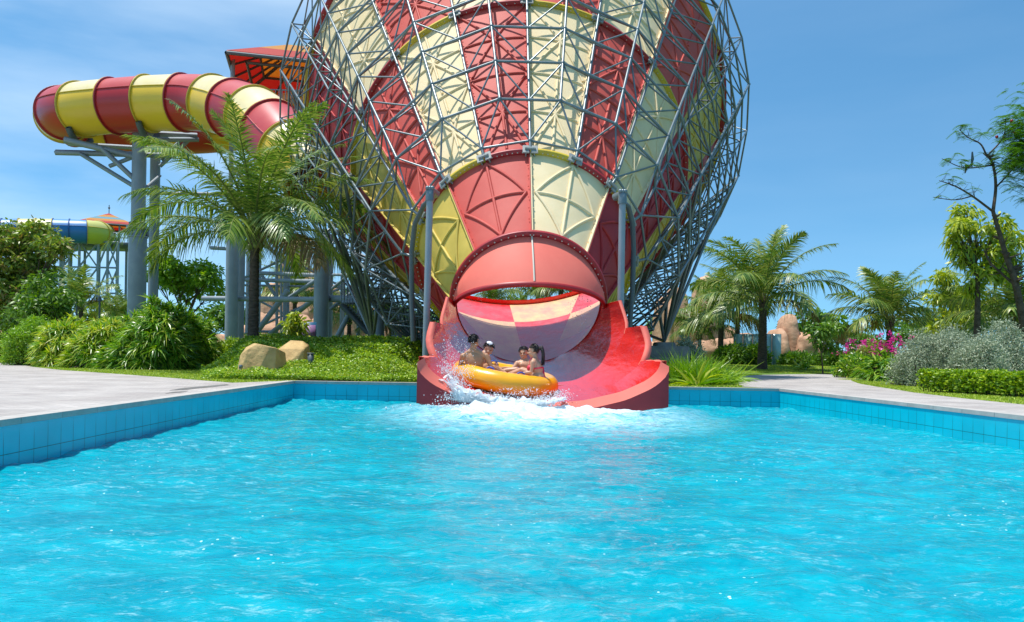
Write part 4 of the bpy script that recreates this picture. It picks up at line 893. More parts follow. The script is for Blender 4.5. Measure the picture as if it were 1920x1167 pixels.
def leafy(x0, x1, ytop, d, lab, lm, seed, n=5000, L_=.07, W_=.03, zb=0, ry=.9, name='bush', group=None, droop=.2, cat='bush', clump=12, clus=.09, boxy=False):
    g_ = np.random.default_rng(seed); a = at(x0, 650, d); b = at(x1, 650, d); cx = (a.x + b.x) / 2; rx = (b.x - a.x) / 2; cy = a.y; top = at((x0 + x1) / 2, ytop, d).z
    e = empty(name, (cx, cy, zb), lab, cat, group); m_ = n // clump; q, P = shrub_pts(m_, (cx, cy, zb), rx, ry, top - zb, g_)
    mb = MB(); sticks(mb, np.stack([cx + g_.normal(0, rx * .35, 50), cy + g_.normal(0, .2, 50), np.full(50, zb)], -1), P[:50], .011, 5); mb.build('stem', M['bark'], e)
    C = np.repeat(P, clump, 0); N_ = len(C); D = g_.normal(0, 1, (N_, 3)); D /= np.linalg.norm(D, axis=1)[:, None]; D[:, 2] += .35
    mb = MB(); strips(mb, C + D * (clus * g_.uniform(0, 1, N_))[:, None], D, g_.normal(0, 1, (N_, 3)), L_ * g_.uniform(.6, 1.2, N_), W_, LEAF, droop); mb.build('foliage', lm, e); return e
leafy(14, 112, 598, 24.5, 'bright lime green feathery bush at the left end of the deck', M['lime'], 9, 15000, .11, .028, ry=1.0)
leafy(-60, 30, 618, 30, 'dark low bush at the left edge beyond the deck', M['tree'], 10, 6000, .12, .05)
leafy(395, 470, 640, 24, 'low dark hedge bush between the strap shrubs and the palm trunk', M['cover'], 12, 5000, .09, .04, zb=.1)
GSI = 'silver leaved bushes on the right'
for k, (x0, x1, yt, d, lab) in enumerate(((1682, 1790, 634, 18.6, 'silver grey bush at the left end of the silver row'), (1735, 1850, 614, 18.2, 'silver grey bush in the middle of the silver row'), (1820, 1950, 612, 17.6, 'silver grey bush at the right edge of the photo'), (1790, 1880, 640, 16.9, 'lower silver grey bush directly behind the clipped hedge'))):
    leafy(x0, x1, yt, d, lab, M['silver'], 20 + k, 17000, .065, .02, group=GSI, clump=14, clus=.12, ry=.8)
# clipped hedge following the path
hp = empty('hedge', gnd(1820, 740), 'low clipped yellow green hedge along the right path, in front of the silver bushes', 'hedge')
a = np.array(gnd(1728, 735)); b = np.array(gnd(1935, 748)); g_ = rng; n = 42000; a[2] = b[2] = 0; a += (b - a) / np.linalg.norm(b - a) * -.1
u = g_.uniform(0, 1, n); dirn = b - a; per_ = np.array([-dirn[1], dirn[0], 0]); per_ /= np.linalg.norm(per_); v = g_.uniform(0, .9, n); w_ = g_.uniform(0, 1, n) ** .4 * (.36 + .05 * np.sin(u * 30) + .03 * np.sin(u * 71))
sel = (w_ > .26) | (v < .22) | (u < .04); per_ = per_ * (1 if per_[1] > 0 else -1)
P = a + dirn * u[:, None] + per_ * v[:, None]; P[:, 2] = w_; P = P[sel]; D = rdir(len(P)); D[:, 2] = np.abs(D[:, 2]) * .8 + .1
mb = MB(); strips(mb, P, D, rdir(len(P)), .07, .035, LEAF, .2); mb.build('foliage', M['hedge'], hp)
mb = MB(); uu = g_.uniform(0, 1, 120); vv = g_.uniform(.1, .8, 120); q = a + dirn * uu[:, None] + per_ * vv[:, None]; q2 = q + [0, 0, .3]; q2[:, 2] = .3; q[:, 2] = 0; sticks(mb, q, q2, .008, 5); mb.build('stem', M['bark'], hp)

def blades_plant(px, d, h, rad, lab, lm, seed, n=260, zb=0, W_=.022, name='spider_plant', droop=.45):
    g_ = np.random.default_rng(seed); b = atg(px, d, zb); mb = MB(); B = np.array(b) + np.stack([g_.normal(0, rad * .45, n), g_.normal(0, rad * .35, n), np.zeros(n)], -1)
    D = rdir(n, .35, .98); out = (B - np.array(b)) / rad; D = D + out * .6; D[:, 2] = np.abs(D[:, 2])
    strips(mb, B, D, np.cross(D, rdir(n)), h * g_.uniform(.7, 1.2, n), W_, (.8, 1, .9, .7, .4, .05), droop * g_.uniform(.5, 1.6, n)); o = mb.build(name, lm, None, off=b); tag(o, lab, 'plant'); return o
blades_plant(1285, 17.2, .95, .42, 'bright green arching grass plant just right of the chute', M['lime'], 71, 520, droop=.22)
blades_plant(1330, 17.0, .85, .4, 'second arching grass plant, nearer the path start', M['lime'], 72, 460, droop=.22)
blades_plant(1275, 18.6, .95, .5, 'darker arching grass plant behind the pair by the chute', M['strap'], 73, 380, droop=.25)
blades_plant(1306, 16.2, .85, .12, 'young sprouting palm with yellow fronds in front of the arching grass', M['strap_y'], 74, 34, W_=.055, droop=.3)
blades_plant(1367, 19.5, .7, .2, 'small dark rosette plant on the lawn beside the arching grass', M['strap'], 75, 60, W_=.05)
blades_plant(1508, 38, .8, .3, 'yellow leaved rosette on the lawn right of the tall palm trunk', M['strap_y'], 76, 40, zb=.2, W_=.09)
blades_plant(1686, 24, 1.2, .3, 'yellow striped tall rosette left of the silver bushes', M['strap_y'], 77, 60, W_=.08)
strap_shrub(1618, 1702, 660, 23, 'dark green strap leaved shrub at the bend of the right path', M['strap'], 78, 90, 16, .4, .05)
leafy(1575, 1640, 668, 27, 'low green bush left of the path bend shrub', M['strap'], 79, 4000, .16, .05)
GB = 'green bushes at the back of the lawn'
for k, (x0, x1, yt, d, lab) in enumerate(((1462, 1530, 664, 44, 'round green bush behind the yellow rosette'), (1340, 1400, 652, 42, 'rough green bush at the foot of the left palms'), (1395, 1440, 646, 42, 'green bush just left of the tall palm trunk base'), (1530, 1600, 660, 42, 'wide green bush behind the small round tree'))):
    leafy(x0, x1, yt, d, lab, M['tree'], 90 + k, 4500, .2, .08, zb=.25, group=GB, clus=.2)
leafy(1250, 1330, 640, 30, 'grey green bush behind the pedestal right of the chute', M['silver'], 95, 6000, .12, .04)
e = leafy(1592, 1690, 634, 40, 'magenta flowering bougainvillea behind the path bend', M['tree'], 96, 6000, .16, .07, zb=.2, name='bougainvillea', clus=.15)
mb = MB(); g_ = np.random.default_rng(5); c0 = at(1640, 652, 39.4)
C = np.array(c0) + np.repeat(g_.normal(0, 1, (40, 3)) * [1.1, .5, .26], 10, 0) + g_.normal(0, .08, (400, 3)); strips(mb, C, rdir(400), rdir(400), .10, .075, LEAF, 0); mb.build('blossom', M['flower_m'], e)
e = leafy(1600, 1680, 634, 30, 'small pink flowering bush in front of the short-trunked palm', M['tree_olive'], 97, 2500, .12, .05, zb=0, name='bougainvillea'); 
mb = MB(); c0 = at(1662, 650, 29.2); C = np.array(c0) + np.repeat(g_.normal(0, 1, (30, 3)) * [.5, .3, .2], 12, 0) + g_.normal(0, .05, (360, 3)); strips(mb, C, rdir(360), rdir(360), .09, .07, LEAF, 0); mb.build('blossom', M['flower_m'], e)

# ------------------------------------------------------------------ GROUND COVER MOUND, GRASS
def mound(x, y):
    xl = (at(392, 600, 1).x) * y; r = np.clip((x - xl) / 1.3, 0, 1)
    t = sstep(y, 15.6, 21.5) * .78 + .06 * sstep(y, 15.2, 15.6); right = sstep(-x, 1.25, 2.6 - .6 * sstep(y, 18, 22))
    return t * (r * r * (3 - 2 * r)) * (.25 + .75 * right) * (x < -1.2) * (1 - sstep(y, 25, 29)) + .03 * vnoise(np.stack([x, y, 0 * x], -1).reshape(-1, 3), 4, 2, .8).reshape(x.shape) * r * sstep(y, 15.3, 16)
xs = np.linspace(-9.5, -1.15, 90); ys = np.linspace(15.18, 29, 120); X, Y = np.meshgrid(xs, ys); Z = mound(X, Y) - .03
mb = MB(); grid(mb, np.stack([X, Y, Z], -1)); o = mb.build('planting_bank', mat('bank_soil', (.05, .075, .015), .95, .1, var=(.03, .04, .01), vscale=8)); o['kind'] = 'structure'
def cover_scatter(n, ylo, yhi, L_, seed):
    g_ = np.random.default_rng(seed); y = ylo + (yhi - ylo) * g_.uniform(0, 1, n) ** 1.3; x = g_.uniform(-9.5, -1.2, n); xl = at(392, 600, 1).x * y
    k = x > xl + g_.uniform(-.1, .5, n); x, y = x[k], y[k]; P = np.stack([x, y, mound(x, y)], -1); return P, g_
mb = MB()
for n, a_, b_, L_, sd in ((70000, 15.22, 18.5, .05, 1), (60000, 18, 25, .075, 2)):
    P, g_ = cover_scatter(n, a_, b_, L_, sd); lump = .10 + .09 * vnoise(P * [1, 1, 0], 9, 3, 1.3); P[:, 2] += np.maximum(.01, lump) * g_.uniform(.2, 1, len(P))
    D = rdir(len(P)); D[:, 2] = np.abs(D[:, 2]) * .6 + .05; strips(mb, P, D, rdir(len(P)) * [1, 1, .3], L_ * g_.uniform(.7, 1.3, len(P)), L_ * .55, LEAF, .2)
P, g_ = cover_scatter(1500, 15.25, 23, .1, 3); P[:, 2] += np.maximum(.02, .10 + .09 * vnoise(P * [1, 1, 0], 9, 3, 1.3)) + .015; P = P[vnoise(P * [1, 1, 0], 12, 2, 1.) > -.2]
C = np.repeat(P, 5, 0); an = np.tile(np.arange(5) * 1.257, len(P)); strips(mb, C, np.stack([np.cos(an), np.sin(an), 0 * an + .3], -1), np.stack([-np.sin(an), np.cos(an), 0 * an], -1), .018, .016, (.6, 1, .5), 0, 1)
o = mb.build('ground_cover', [M['cover'], M['flower_y']]); tag(o, 'creeping ground cover with small yellow flowers on the bank left of the chute', 'ground cover', kind='stuff')
# grass
def inpoly(x, y, poly):
    r = np.zeros(len(x), bool); n = len(poly)
    for i in range(n):
        (x0, y0), (x1, y1) = poly[i], poly[(i + 1) % n]; c = ((y0 > y) != (y1 > y)) & (x < (x1 - x0) * (y - y0) / (y1 - y0 + 1e-12) + x0); r ^= c
    return r
mb = MB(); G_ = lambda x, y: tuple(gnd(x, y)[:2])
for poly, n, h in (([G_(436, 718), G_(330, 709.5), G_(230, 702), G_(115, 694), G_(66, 689), G_(60, 684), (-8.5, 24), (-6, 22), (-3.2, 16.5), (-3.45, 15.3)], 60000, .05), ([(3.2, 15.2), G_(1395, 725.5), G_(1376, 718), G_(1364, 710.5), G_(1385, 706), G_(1431, 703), (7, 34), (4.4, 30), (3.2, 20)], 60000, .05),
                   ([tuple(p) for p in isl[:8]] + [(11.5, 14), (12.5, 17), (11, 24)], 60000, .045), ([(8, 34.2), (26, 34.2), (26, 42), (8, 42)], 30000, .07)):
    poly = np.array(poly); lo = poly.min(0); hi = poly.max(0); x = rng.uniform(lo[0], hi[0], n * 2); y = lo[1] + (hi[1] - lo[1]) * rng.uniform(0, 1, n * 2) ** 1.2; k = inpoly(x, y, poly); x, y = x[k], y[k]
    P = np.stack([x, y, gh(x, y) - .005], -1); D = rdir(len(x), .5, 1); strips(mb, P, D, rdir(len(x)) * [1, 1, .1], h * rng.uniform(.6, 1.5, len(x)), .012, BLADE, .3)
o = mb.build('grass', M['grassb']); tag(o, 'short mown grass beside the deck and path edges', 'grass', kind='stuff')

# ------------------------------------------------------------------ BOULDERS AND SMALL FIXTURES
M['boulder'] = mat('boulder', (.62, .42, .18), .75, .3, var=(.42, .27, .11), vscale=4, bump=.5, bscale=9)
def boulder(px0, px1, ytop, d, zb, lab, seed, depth=.5):
    g_ = np.random.default_rng(seed); a = at(px0, 650, d); b = at(px1, 650, d); w_ = (b.x - a.x) / 2; h = at((px0 + px1) / 2, ytop, d).z - zb
    q = rdir(15, -.2, 1); q = np.sign(q) * np.abs(q) ** .7; P = q * [w_, depth, h] * g_.uniform(.86, 1.02, (15, 1)); P[:, 2] *= h / P[:, 2].max(); P = np.vstack([P, [[-w_, -.1, -.1], [w_, .1, -.1], [0, -depth, -.1], [0, depth, -.1], [-w_ * .7, -depth * .7, -.1], [w_ * .7, -depth * .7, -.1]]])
    bm = bmesh.new(); [bm.verts.new(p) for p in P]; r = bmesh.ops.convex_hull(bm, input=bm.verts[:]); 
    for v in [v for v in bm.verts if not v.link_faces]: bm.verts.remove(v)
    bmesh.ops.dissolve_limit(bm, angle_limit=R_(14), verts=bm.verts[:], edges=bm.edges[:]); bmesh.ops.bevel(bm, geom=bm.edges[:], offset=.012, segments=1, affect='EDGES'); bmesh.ops.triangulate(bm, faces=bm.faces[:])
    me = bpy.data.meshes.new('boulder'); bm.to_mesh(me); bm.free(); me.materials.append(M['boulder']); o = bpy.data.objects.new('boulder', me); scene.collection.objects.link(o)
    o.location = ((a.x + b.x) / 2, a.y, zb); return tag(o, lab, 'boulder')
boulder(447, 537, 644, 17.0, .14, 'larger faceted tan boulder on the planting bank, nearer the bollard', 3)
boulder(520, 584, 638, 17.9, .2, 'smaller rounded tan boulder behind and right of the larger one', 8, .4)
p = atg(453, 16.0, 0); e = empty('bollard_light', p, 'short grey bollard light on the grass in front of the larger boulder', 'light')
mb = MB(); tube(mb, [(p.x, p.y, -.05), (p.x, p.y, .2)], .028, 14); mb.build('post', M['col'], e)
mb = MB(); tube(mb, [(p.x, p.y, .2), (p.x, p.y, .205), (p.x, p.y, .26), (p.x, p.y, .275)], [.03, .04, .04, .028], 14); mb.build('lamp_head', M['steel'], e)
p = atg(584, 17.4, .25); mb = MB(); box(mb, (p.x, p.y, .36), (.12, .12, .32), 0, None, .012); box(mb, (p.x, p.y, .53), (.15, .15, .03), 0, None, .008); o = mb.build('garden_speaker', M['darksteel'], None, off=p); tag(o, 'small dark square fixture in the ground cover beside the smaller boulder', 'garden fixture')
M['purple'] = mat('sign_purple', (.38, .20, .42), .5); M['signblue'] = mat('sign_blue', (.03, .16, .32), .5)
p = atg(577, 27, 0); e = empty('sign_board', p, 'purple information board with dark blue frame beside the twin columns', 'sign'); zc = at(577, 626, 27).z
mb = MB(); box(mb, (p.x, p.y, zc), (.60, .06, .80), 0, None, .01); box(mb, (p.x - .3, p.y, zc - .4), (.06, .08, 1.6)); mb.build('frame', M['signblue'], e)
mb = MB(); box(mb, (p.x + .03, p.y - .035, zc - .03), (.50, .02, .66)); mb.build('panel', M['purple'], e)
for x, y0, d, lab in ((144, 560, 40, 'thin black lamp post behind the strap shrubs, left one'), (187, 565, 40, 'thin black lamp post behind the strap shrubs, right one'), (1418, 640, 52, 'thin dark post behind the tall lawn palm')):
    a = at(x, y0, d); mb = MB(); tube(mb, [(a.x, a.y, 0), a], .05, 8); tube(mb, [a, a + Vector((0, 0, .25))], [.12, .05], 8); o = mb.build('lamp_post', M['darksteel'], None, off=(a.x, a.y, 0)); tag(o, lab, 'lamp post')

# ------------------------------------------------------------------ SANDSTONE ROCKWORK
M['sand'] = mat('sandstone', (.62, .38, .24), .9, .2, var=(.38, .21, .13), vscale=1.3, bump=.7, bscale=3.0, stretch=(1, 1, 1.8))
def rock(pxs, d, lab, seed, holes=(), dep=2.5):
    """rock mass built from lumpy stacked boulders: pxs list of (x, ytop, halfwidth px)"""
    e = MB(); g_ = np.random.default_rng(seed); k = d / FPX; bm = bmesh.new(); bmesh.ops.create_icosphere(bm, subdivisions=4, radius=1); V = np.array([v.co[:] for v in bm.verts]); F = np.array([[v.index for v in f.verts] for f in bm.faces]); bm.free()
    base = None
    for x, yt, hw in pxs:
        c = at(x, yt, d); h = c.z; rx = hw * k; c = np.array([c.x, c.y + g_.uniform(-.6, .6), h * .48]); P = np.sign(V) * np.abs(V) ** .75
        P = P * [rx, dep * g_.uniform(.6, 1), h * .54]; P = P + c; base = c if base is None else base
        n1 = vnoise(P * [1, 1, 1.6], seed, 5, .55); n2 = np.abs(vnoise(P * [1, 1, .5], seed + 3, 3, 1.3)); P = P + V * (n1 * .28 - n2 * .16)[:, None] * min(1.2, rx * .7); P[:, 2] = np.maximum(P[:, 2], -.2); e.add(P, F)
    o = e.build('rock_formation', M['sand'], None, off=(base[0], base[1], 0)); return tag(o, lab, 'rock')
rock([(1246, 560, 14), (1262, 545, 18), (1290, 600, 22), (1276, 640, 34), (1240, 640, 30)], 56, 'tan sandstone rock arch just right of the funnel legs', 1)
rock([(1318, 520, 22), (1335, 548, 26), (1310, 580, 30), (1345, 610, 40)], 60, 'tallest sandstone pinnacle behind the left palms of the lawn', 2)
rock([(1330, 640, 34), (1368, 636, 26), (1395, 628, 28)], 52, 'low sandstone wall left of the teal glass panels', 3)
rock([(1462, 618, 14), (1485, 588, 18), (1500, 620, 24), (1520, 645, 24)], 54, 'sloping sandstone outcrop right of the tall palm trunk', 4)
rock([(562, 448, 18), (548, 490, 28), (584, 510, 32), (515, 530, 30), (610, 540, 40), (540, 570, 56)], 66, 'tall sandstone spire seen through the walkway tower', 5)
rock([(500, 585, 36), (560, 600, 36), (620, 590, 38), (465, 610, 34), (420, 628, 30)], 58, 'low sandstone wall behind the steel tower', 6)
rock([(665, 565, 36), (700, 580, 34), (745, 600, 34), (790, 615, 30)], 60, 'sandstone mass behind the stair flights', 7)
rock([(405, 640, 26), (430, 655, 20)], 44, 'small sandstone lump right of the strap shrubs', 8)
rock([(0, 625, 20), (-30, 615, 30)], 45, 'pinkish rock at the left edge beyond the deck', 9)
gl = mat('teal_glass', (.22, .42, .42), .2, .6, var=(.36, .50, .46), vscale=2.5, stretch=(3, 1, .6))
ge = empty('glass_wall', atg(1415, 46, .25), 'streaked teal glass barrier between the sandstone outcrops', 'glass wall')
for k in range(5):
    a = at(1376 + k * 18, 628, 46); mb = MB(); box(mb, (a.x + .27, a.y, (a.z + .1) / 2), (.53, .04, a.z)); mb.build('glass_panel', gl, ge)
    mb = MB(); sticks(mb, [(a.x, a.y - .03, 0)], [(a.x, a.y - .03, a.z + .05)], .03, 6); mb.build('frame_post', M['col'], ge)
# rainbow striped shade sail far right of the funnel
pe = at(1268, 577, 70); mb = MB(); cols = [mat('stripe', c, .5) for c in ((.30, .05, .35), (.75, .75, .8), (.55, .04, .08), (.75, .6, .1), (.05, .3, .5), (.7, .7, .75))]
th = np.linspace(0, 1, 12)
for k in range(6):
    r0, r1 = 1.0 - k * .12, 1.0 - (k + 1) * .12; P = np.stack([[[pe.x - 1.4 + 3.0 * t, pe.y + (1 - r) * 2, pe.z + r * 1.0 * math.sin(.35 + t * 1.9) - .2 - t * .8] for t in th] for r in (r0, r1)]); grid(mb, P, k); grid(mb, P - [0, 0, .04], k, True)
o = mb.build('striped_awning', cols, None, off=(pe.x, pe.y, 0)); tag(o, 'small rainbow striped awning by the sandstone arch', 'awning')

# ------------------------------------------------------------------ RAFT, PEOPLE, SPLASH
M['raft'] = mat('raft_yellow', (.92, .44, .0), .3, .5, var=(.90, .37, .0), vscale=1.5, coat=.5, bump=.05, bscale=6)
M['raft_floor'] = mat('raft_floor', (.75, .33, .02), .5)
RC = np.array(at(947, 709, 14.45)); ra, rp = R_(8.5), R_(5.0)
RX = np.array([math.cos(ra), 0, -math.sin(ra)]); RY = np.array([0, math.cos(rp), math.sin(rp)]); RY = RY - RX * RX.dot(RY); RY /= np.linalg.norm(RY); RZ = np.cross(RX, RY)
def rw(x, y, z): return RC + RX * x + RY * y + RZ * z
raft = empty('raft', RC, 'round orange yellow inflatable raft carrying four riders out of the chute', 'raft')
mb = MB(); RMAJ, rt = .81, .19; U = np.linspace(0, 2 * np.pi, 97); V_ = np.linspace(0, 2 * np.pi, 33); P = np.zeros((97, 33, 3))
for i, u in enumerate(U):
    pinch = 1 - .035 * abs(math.cos(u * 6)) ** 14
    for j, v in enumerate(V_): r = RMAJ + rt * math.cos(v) * pinch; P[i, j] = rw(r * math.cos(u), r * math.sin(u), rt * math.sin(v) * 1.02 * pinch)
grid(mb, P); mb.build('tube', M['raft'], raft)
mb = MB(); rr = np.linspace(0, RMAJ, 6); grid(mb, np.array([[rw(r * math.cos(u), r * math.sin(u), -.1 + .03 * math.cos(r * 4)) for u in U] for r in rr])); mb.build('floor', M['raft_floor'], raft)
M['blue_h'] = mat('handle_blue', (.02, .07, .45), .45)
for k in range(8):
    u = k * math.pi / 4 + .35; c = rw((RMAJ - .10) * math.cos(u), (RMAJ - .10) * math.sin(u), rt * .9); tg = -RX * math.sin(u) + RY * math.cos(u)
    t = np.linspace(0, math.pi, 9); mb = MB(); tube(mb, [c + tg * .07 * math.cos(q) + RZ * .045 * math.sin(q) for q in t], .014, 7)
    for sg in (-1, 1): icos(mb, [c + tg * .07 * sg - RZ * .005], np.array([[.035, .035, .012]]), 0, 2)
    mb.build('handle', M['blue_h'], raft)

def skin(name, col):
    return mat(name, col, .42, .45, var=tuple(c * .86 for c in col), vscale=7, bump=.05, bscale=40)
SK = [skin('skin_tan', (.50, .245, .125)), skin('skin_light', (.60, .33, .21)), skin('skin_warm', (.58, .30, .175)), skin('skin_fair', (.60, .32, .20))]
M['hair'] = mat('black_hair', (.010, .008, .008), .35, .5, bump=.5, bscale=60); M['hairb'] = mat('dark_brown_hair', (.022, .012, .009), .4, .5, bump=.5, bscale=60)
M['bikini'] = mat('pink_red_swimwear', (.70, .03, .07), .5); M['teeth'] = mat('teeth', (.75, .72, .68), .3); M['lip'] = mat('lips', (.35, .07, .06), .4); M['eye'] = mat('eye_dark', (.01, .008, .008), .15)
M['short_b'] = mat('patterned_shorts', (.03, .09, .30), .7, var=(.55, .45, .2), vscale=22)
M['capw'] = mat('white_cap', (.75, .76, .78), .6)
def cone_sph(mb, a, ra_, b, rb_, n=7):
    a = np.array(a, float); b = np.array(b, float); L_ = np.linalg.norm(b - a); k = max(3, int(L_ / (min(ra_, rb_) * .45)) + 2); t = np.linspace(0, 1, k)
    icos(mb, a + (b - a) * t[:, None], ra_ + (rb_ - ra_) * t, 0, 2)
def ell(mb, c, r, X_, Y_, Z_, sub=3, mi=0, keep=None):
    bm = bmesh.new(); bmesh.ops.create_icosphere(bm, subdivisions=sub, radius=1); V = np.array([v.co[:] for v in bm.verts]); F = np.array([[v.index for v in f.verts] for f in bm.faces]); bm.free()
    if keep is not None: k = keep(V); F = F[k[F].all(1)]
    mb.add(np.array(c) + V[:, :1] * r[0] * X_ + V[:, 1:2] * r[1] * Y_ + V[:, 2:] * r[2] * Z_, F, mi)
def unit(v): v = np.array(v, float); return v / np.linalg.norm(v)
def hand(mb, w, d, palmn, curl=.6, side=1):
    d = unit(d); pn = unit(np.array(palmn) - d * d.dot(palmn)); sd = np.cross(d, pn) * side
    for k in (-1.2, -.4, .4, 1.2): cone_sph(mb, w + sd * .008 * k, .019, w + d * .085 + sd * .022 * k, .013)
    for k, l in zip((-1.5, -.5, .5, 1.5), (.062, .078, .082, .07)):
        p = w + d * .088 + sd * .020 * k; dd = d
        for s_ in (.42, .32, .26):
            dd = unit(dd + pn * curl * .55); q = p + dd * l * s_ * 1.1; cone_sph(mb, p, .0095, q, .0085); p = q
    p = w + d * .03 - sd * .028; q = p + unit(d * .7 - sd * .8 + pn * .3) * .035; cone_sph(mb, p, .013, q, .011); cone_sph(mb, q, .011, q + unit(d + pn * .4) * .03, .009)
def foot(mb, ankle, d, up):
    d = unit(d); up = unit(np.array(up) - d * d.dot(up)); sd = np.cross(d, up); cone_sph(mb, ankle - up * .03 - d * .03, .036, ankle + d * .08 - up * .045, .034); cone_sph(mb, ankle + d * .06 - up * .045, .036, ankle + d * .14 - up * .052, .028)
    for k in range(5): cone_sph(mb, ankle + d * .14 - up * .055 + sd * .018 * (k - 2), .013, ankle + d * (.185 - .008 * abs(k - 1)) - up * .055 + sd * .019 * (k - 2), .011 if k != 4 else .010)
def person(label, sk, head, face, up, neck, sh, chest, pelvis, arms, legs, hair='short', female=False, extras=None, hairm=None, jaw=1.0):
    """all positions world metres. sh: (left,right) shoulders; arms: [(elbow,wrist,handdir)] ; legs: [(knee,ankle,footdir)]"""
    root = empty('person', pelvis, label, 'person', 'riders in the raft'); mb = MB(); head = np.array(head); f = unit(face); u = unit(np.array(up) - f * f.dot(up)); s = np.cross(f, u)
    A_ = lambda x, y, z: head + s * x + f * y + u * z
    # head: cranium, face, jaw, nose, brow, ears
    ell(mb, A_(0, -.012, .028), (.074, .092, .086), s, f, u); ell(mb, A_(0, .022, -.025), (.060, .070, .082 * jaw), s, f, u); ell(mb, A_(0, .048, -.085 * jaw), (.030, .030, .024), s, f, u)
    cone_sph(mb, A_(0, .086, .012), .008, A_(0, .108, -.022), .013); ell(mb, A_(.013, .094, -.028), (.009, .009, .008), s, f, u, 2); ell(mb, A_(-.013, .094, -.028), (.009, .009, .008), s, f, u, 2)
    for k in (-1, 1):
        ell(mb, A_(.076 * k, -.008, -.005), (.010, .019, .030), s, f, u, 2); ell(mb, A_(.040 * k, .062, -.030), (.022, .024, .022), s, f, u, 2); cone_sph(mb, A_(.014 * k, .084, .026), .011, A_(.046 * k, .070, .024), .010)
    neck = np.array(neck); nr = .050 if female else .060; cone_sph(mb, head - u * .06 - f * .015, nr * .95, neck, nr * 1.08)
    shl, shr = map(np.array, sh); chest = np.array(chest); pelvis = np.array(pelvis); sx = unit(shr - shl); sw = np.linalg.norm(shr - shl); uz = unit(neck - pelvis); fw = unit(np.cross(uz, sx)); 
    if fw.dot(unit(np.array(legs[0][0]) - pelvis)) < 0: fw = -fw
    k = .82 if female else 1.0
    cone_sph(mb, neck, nr * 1.1, shl + sx * .02, .052 * k); cone_sph(mb, neck, nr * 1.1, shr - sx * .02, .052 * k)
    ell(mb, chest, (sw * .43, .108 * k, .17), sx, fw, uz); ell(mb, chest + uz * .06, (sw * .46, .09 * k, .10), sx, fw, uz); ell(mb, chest - uz * .03 - fw * .03, (sw * .36, .085, .15), sx, fw, uz)
    bl = (chest + pelvis) / 2; ell(mb, bl, (sw * (.31 if female else .36), .095 * k, .17), sx, fw, uz); ell(mb, pelvis, (sw * (.42 if female else .38), .125, .13), sx, fw, uz)
    if not female:
        for q in (-1, 1): ell(mb, chest + fw * .075 + sx * q * sw * .19 + uz * .035, (.085, .04, .065), sx, fw, uz)
    else:
        for q in (-1, 1): ell(mb, chest + fw * .09 + sx * q * .07 + uz * .0, (.062, .055, .06), sx, fw, uz)
    for S_, (el, wr, hd) in zip((shl, shr), arms):
        el = np.array(el); wr = np.array(wr); cone_sph(mb, S_, .056 * k, S_ * .6 + el * .4, .047 * k); cone_sph(mb, S_ * .6 + el * .4, .047 * k, el, .036 * k); cone_sph(mb, el, .037 * k, el * .65 + wr * .35, .038 * k); cone_sph(mb, el * .65 + wr * .35, .038 * k, wr, .024 * k)
        hand(mb, wr, hd, (0, 0, -1), .55)
    for q, (kn, an, fd) in zip((-1, 1), legs):
        hp_ = pelvis + sx * q * .09; kn = np.array(kn); an = np.array(an); cone_sph(mb, hp_, .088 * k, kn, .058 * k); cone_sph(mb, kn, .056 * k, kn * .65 + an * .35, .055 * k); cone_sph(mb, kn * .65 + an * .35, .055 * k, an, .036 * k); foot(mb, an, fd, unit(kn - an) + 0)
    o = mb.build('body', sk, root); md = o.modifiers.new('fuse', 'REMESH'); md.mode = 'VOXEL'; md.voxel_size = .0065; md.use_smooth_shade = True; sm = o.modifiers.new('soft', 'SMOOTH'); sm.factor = .5; sm.iterations = 5
    mb = MB()
    for q in (-1, 1): ell(mb, A_(.030 * q, .083, .006), (.012, .008, .0055), s, f, u, 2)
    for q in (-1, 1): tube(mb, [A_(.016 * q, .093, .026), A_(.032 * q, .090, .031), A_(.050 * q, .076, .026)], .0045, 5)
    mb.build('eyes', M['eye'], root)
    mb = MB(); ell(mb, A_(0, .084, -.056 * jaw), (.025, .012, .010), s, f, u, 2, 0); ell(mb, A_(0, .090, -.054 * jaw), (.019, .009, .0055), s, f, u, 2, 1); mb.build('mouth', [M['lip'], M['teeth']], root)
    # hair
    hm = hairm or M['hair']; mb = MB(); g_ = np.random.default_rng(len(label))
    kp = lambda V: (V[:, 2] > .42 * V[:, 1] + .05 - .55 * (V[:, 1] < -.1)) 
    ell(mb, A_(0, -.020, .034), (.084, .099, .094), s, f, u, 4, 0, kp)
    n = 900; q = g_.normal(0, 1, (n, 3)); q /= np.linalg.norm(q, axis=1)[:, None]; q = q[kp(q)]; P = A_(0, -.020, .034) + q[:, :1] * .083 * s + q[:, 1:2] * .098 * f + q[:, 2:] * .093 * u
    D = (q[:, :1] * s + q[:, 1:2] * (f if hair == 'short' else -f) * 1.0 + q[:, 2:] * u * .6) + g_.normal(0, .35, (len(q), 3)); strips(mb, P, D, g_.normal(0, 1, P.shape), .03, .008, BLADE, .3)
    if hair == 'pony':
        b0 = A_(0, -.115, .045); mb2 = catmull([b0, b0 - f * .04 - u * .01, b0 - f * .06 - u * .10, b0 - f * .05 - u * .20, b0 - f * .035 - u * .30 ], 5); tube(mb, mb2, np.interp(np.linspace(0, 1, len(mb2)), [0, .15, .6, 1], [.022, .034, .03, .008]), 10)
        for _ in range(60): c = mb2 + g_.normal(0, .014, 3); tube(mb, c, .0035, 3, cap=False)
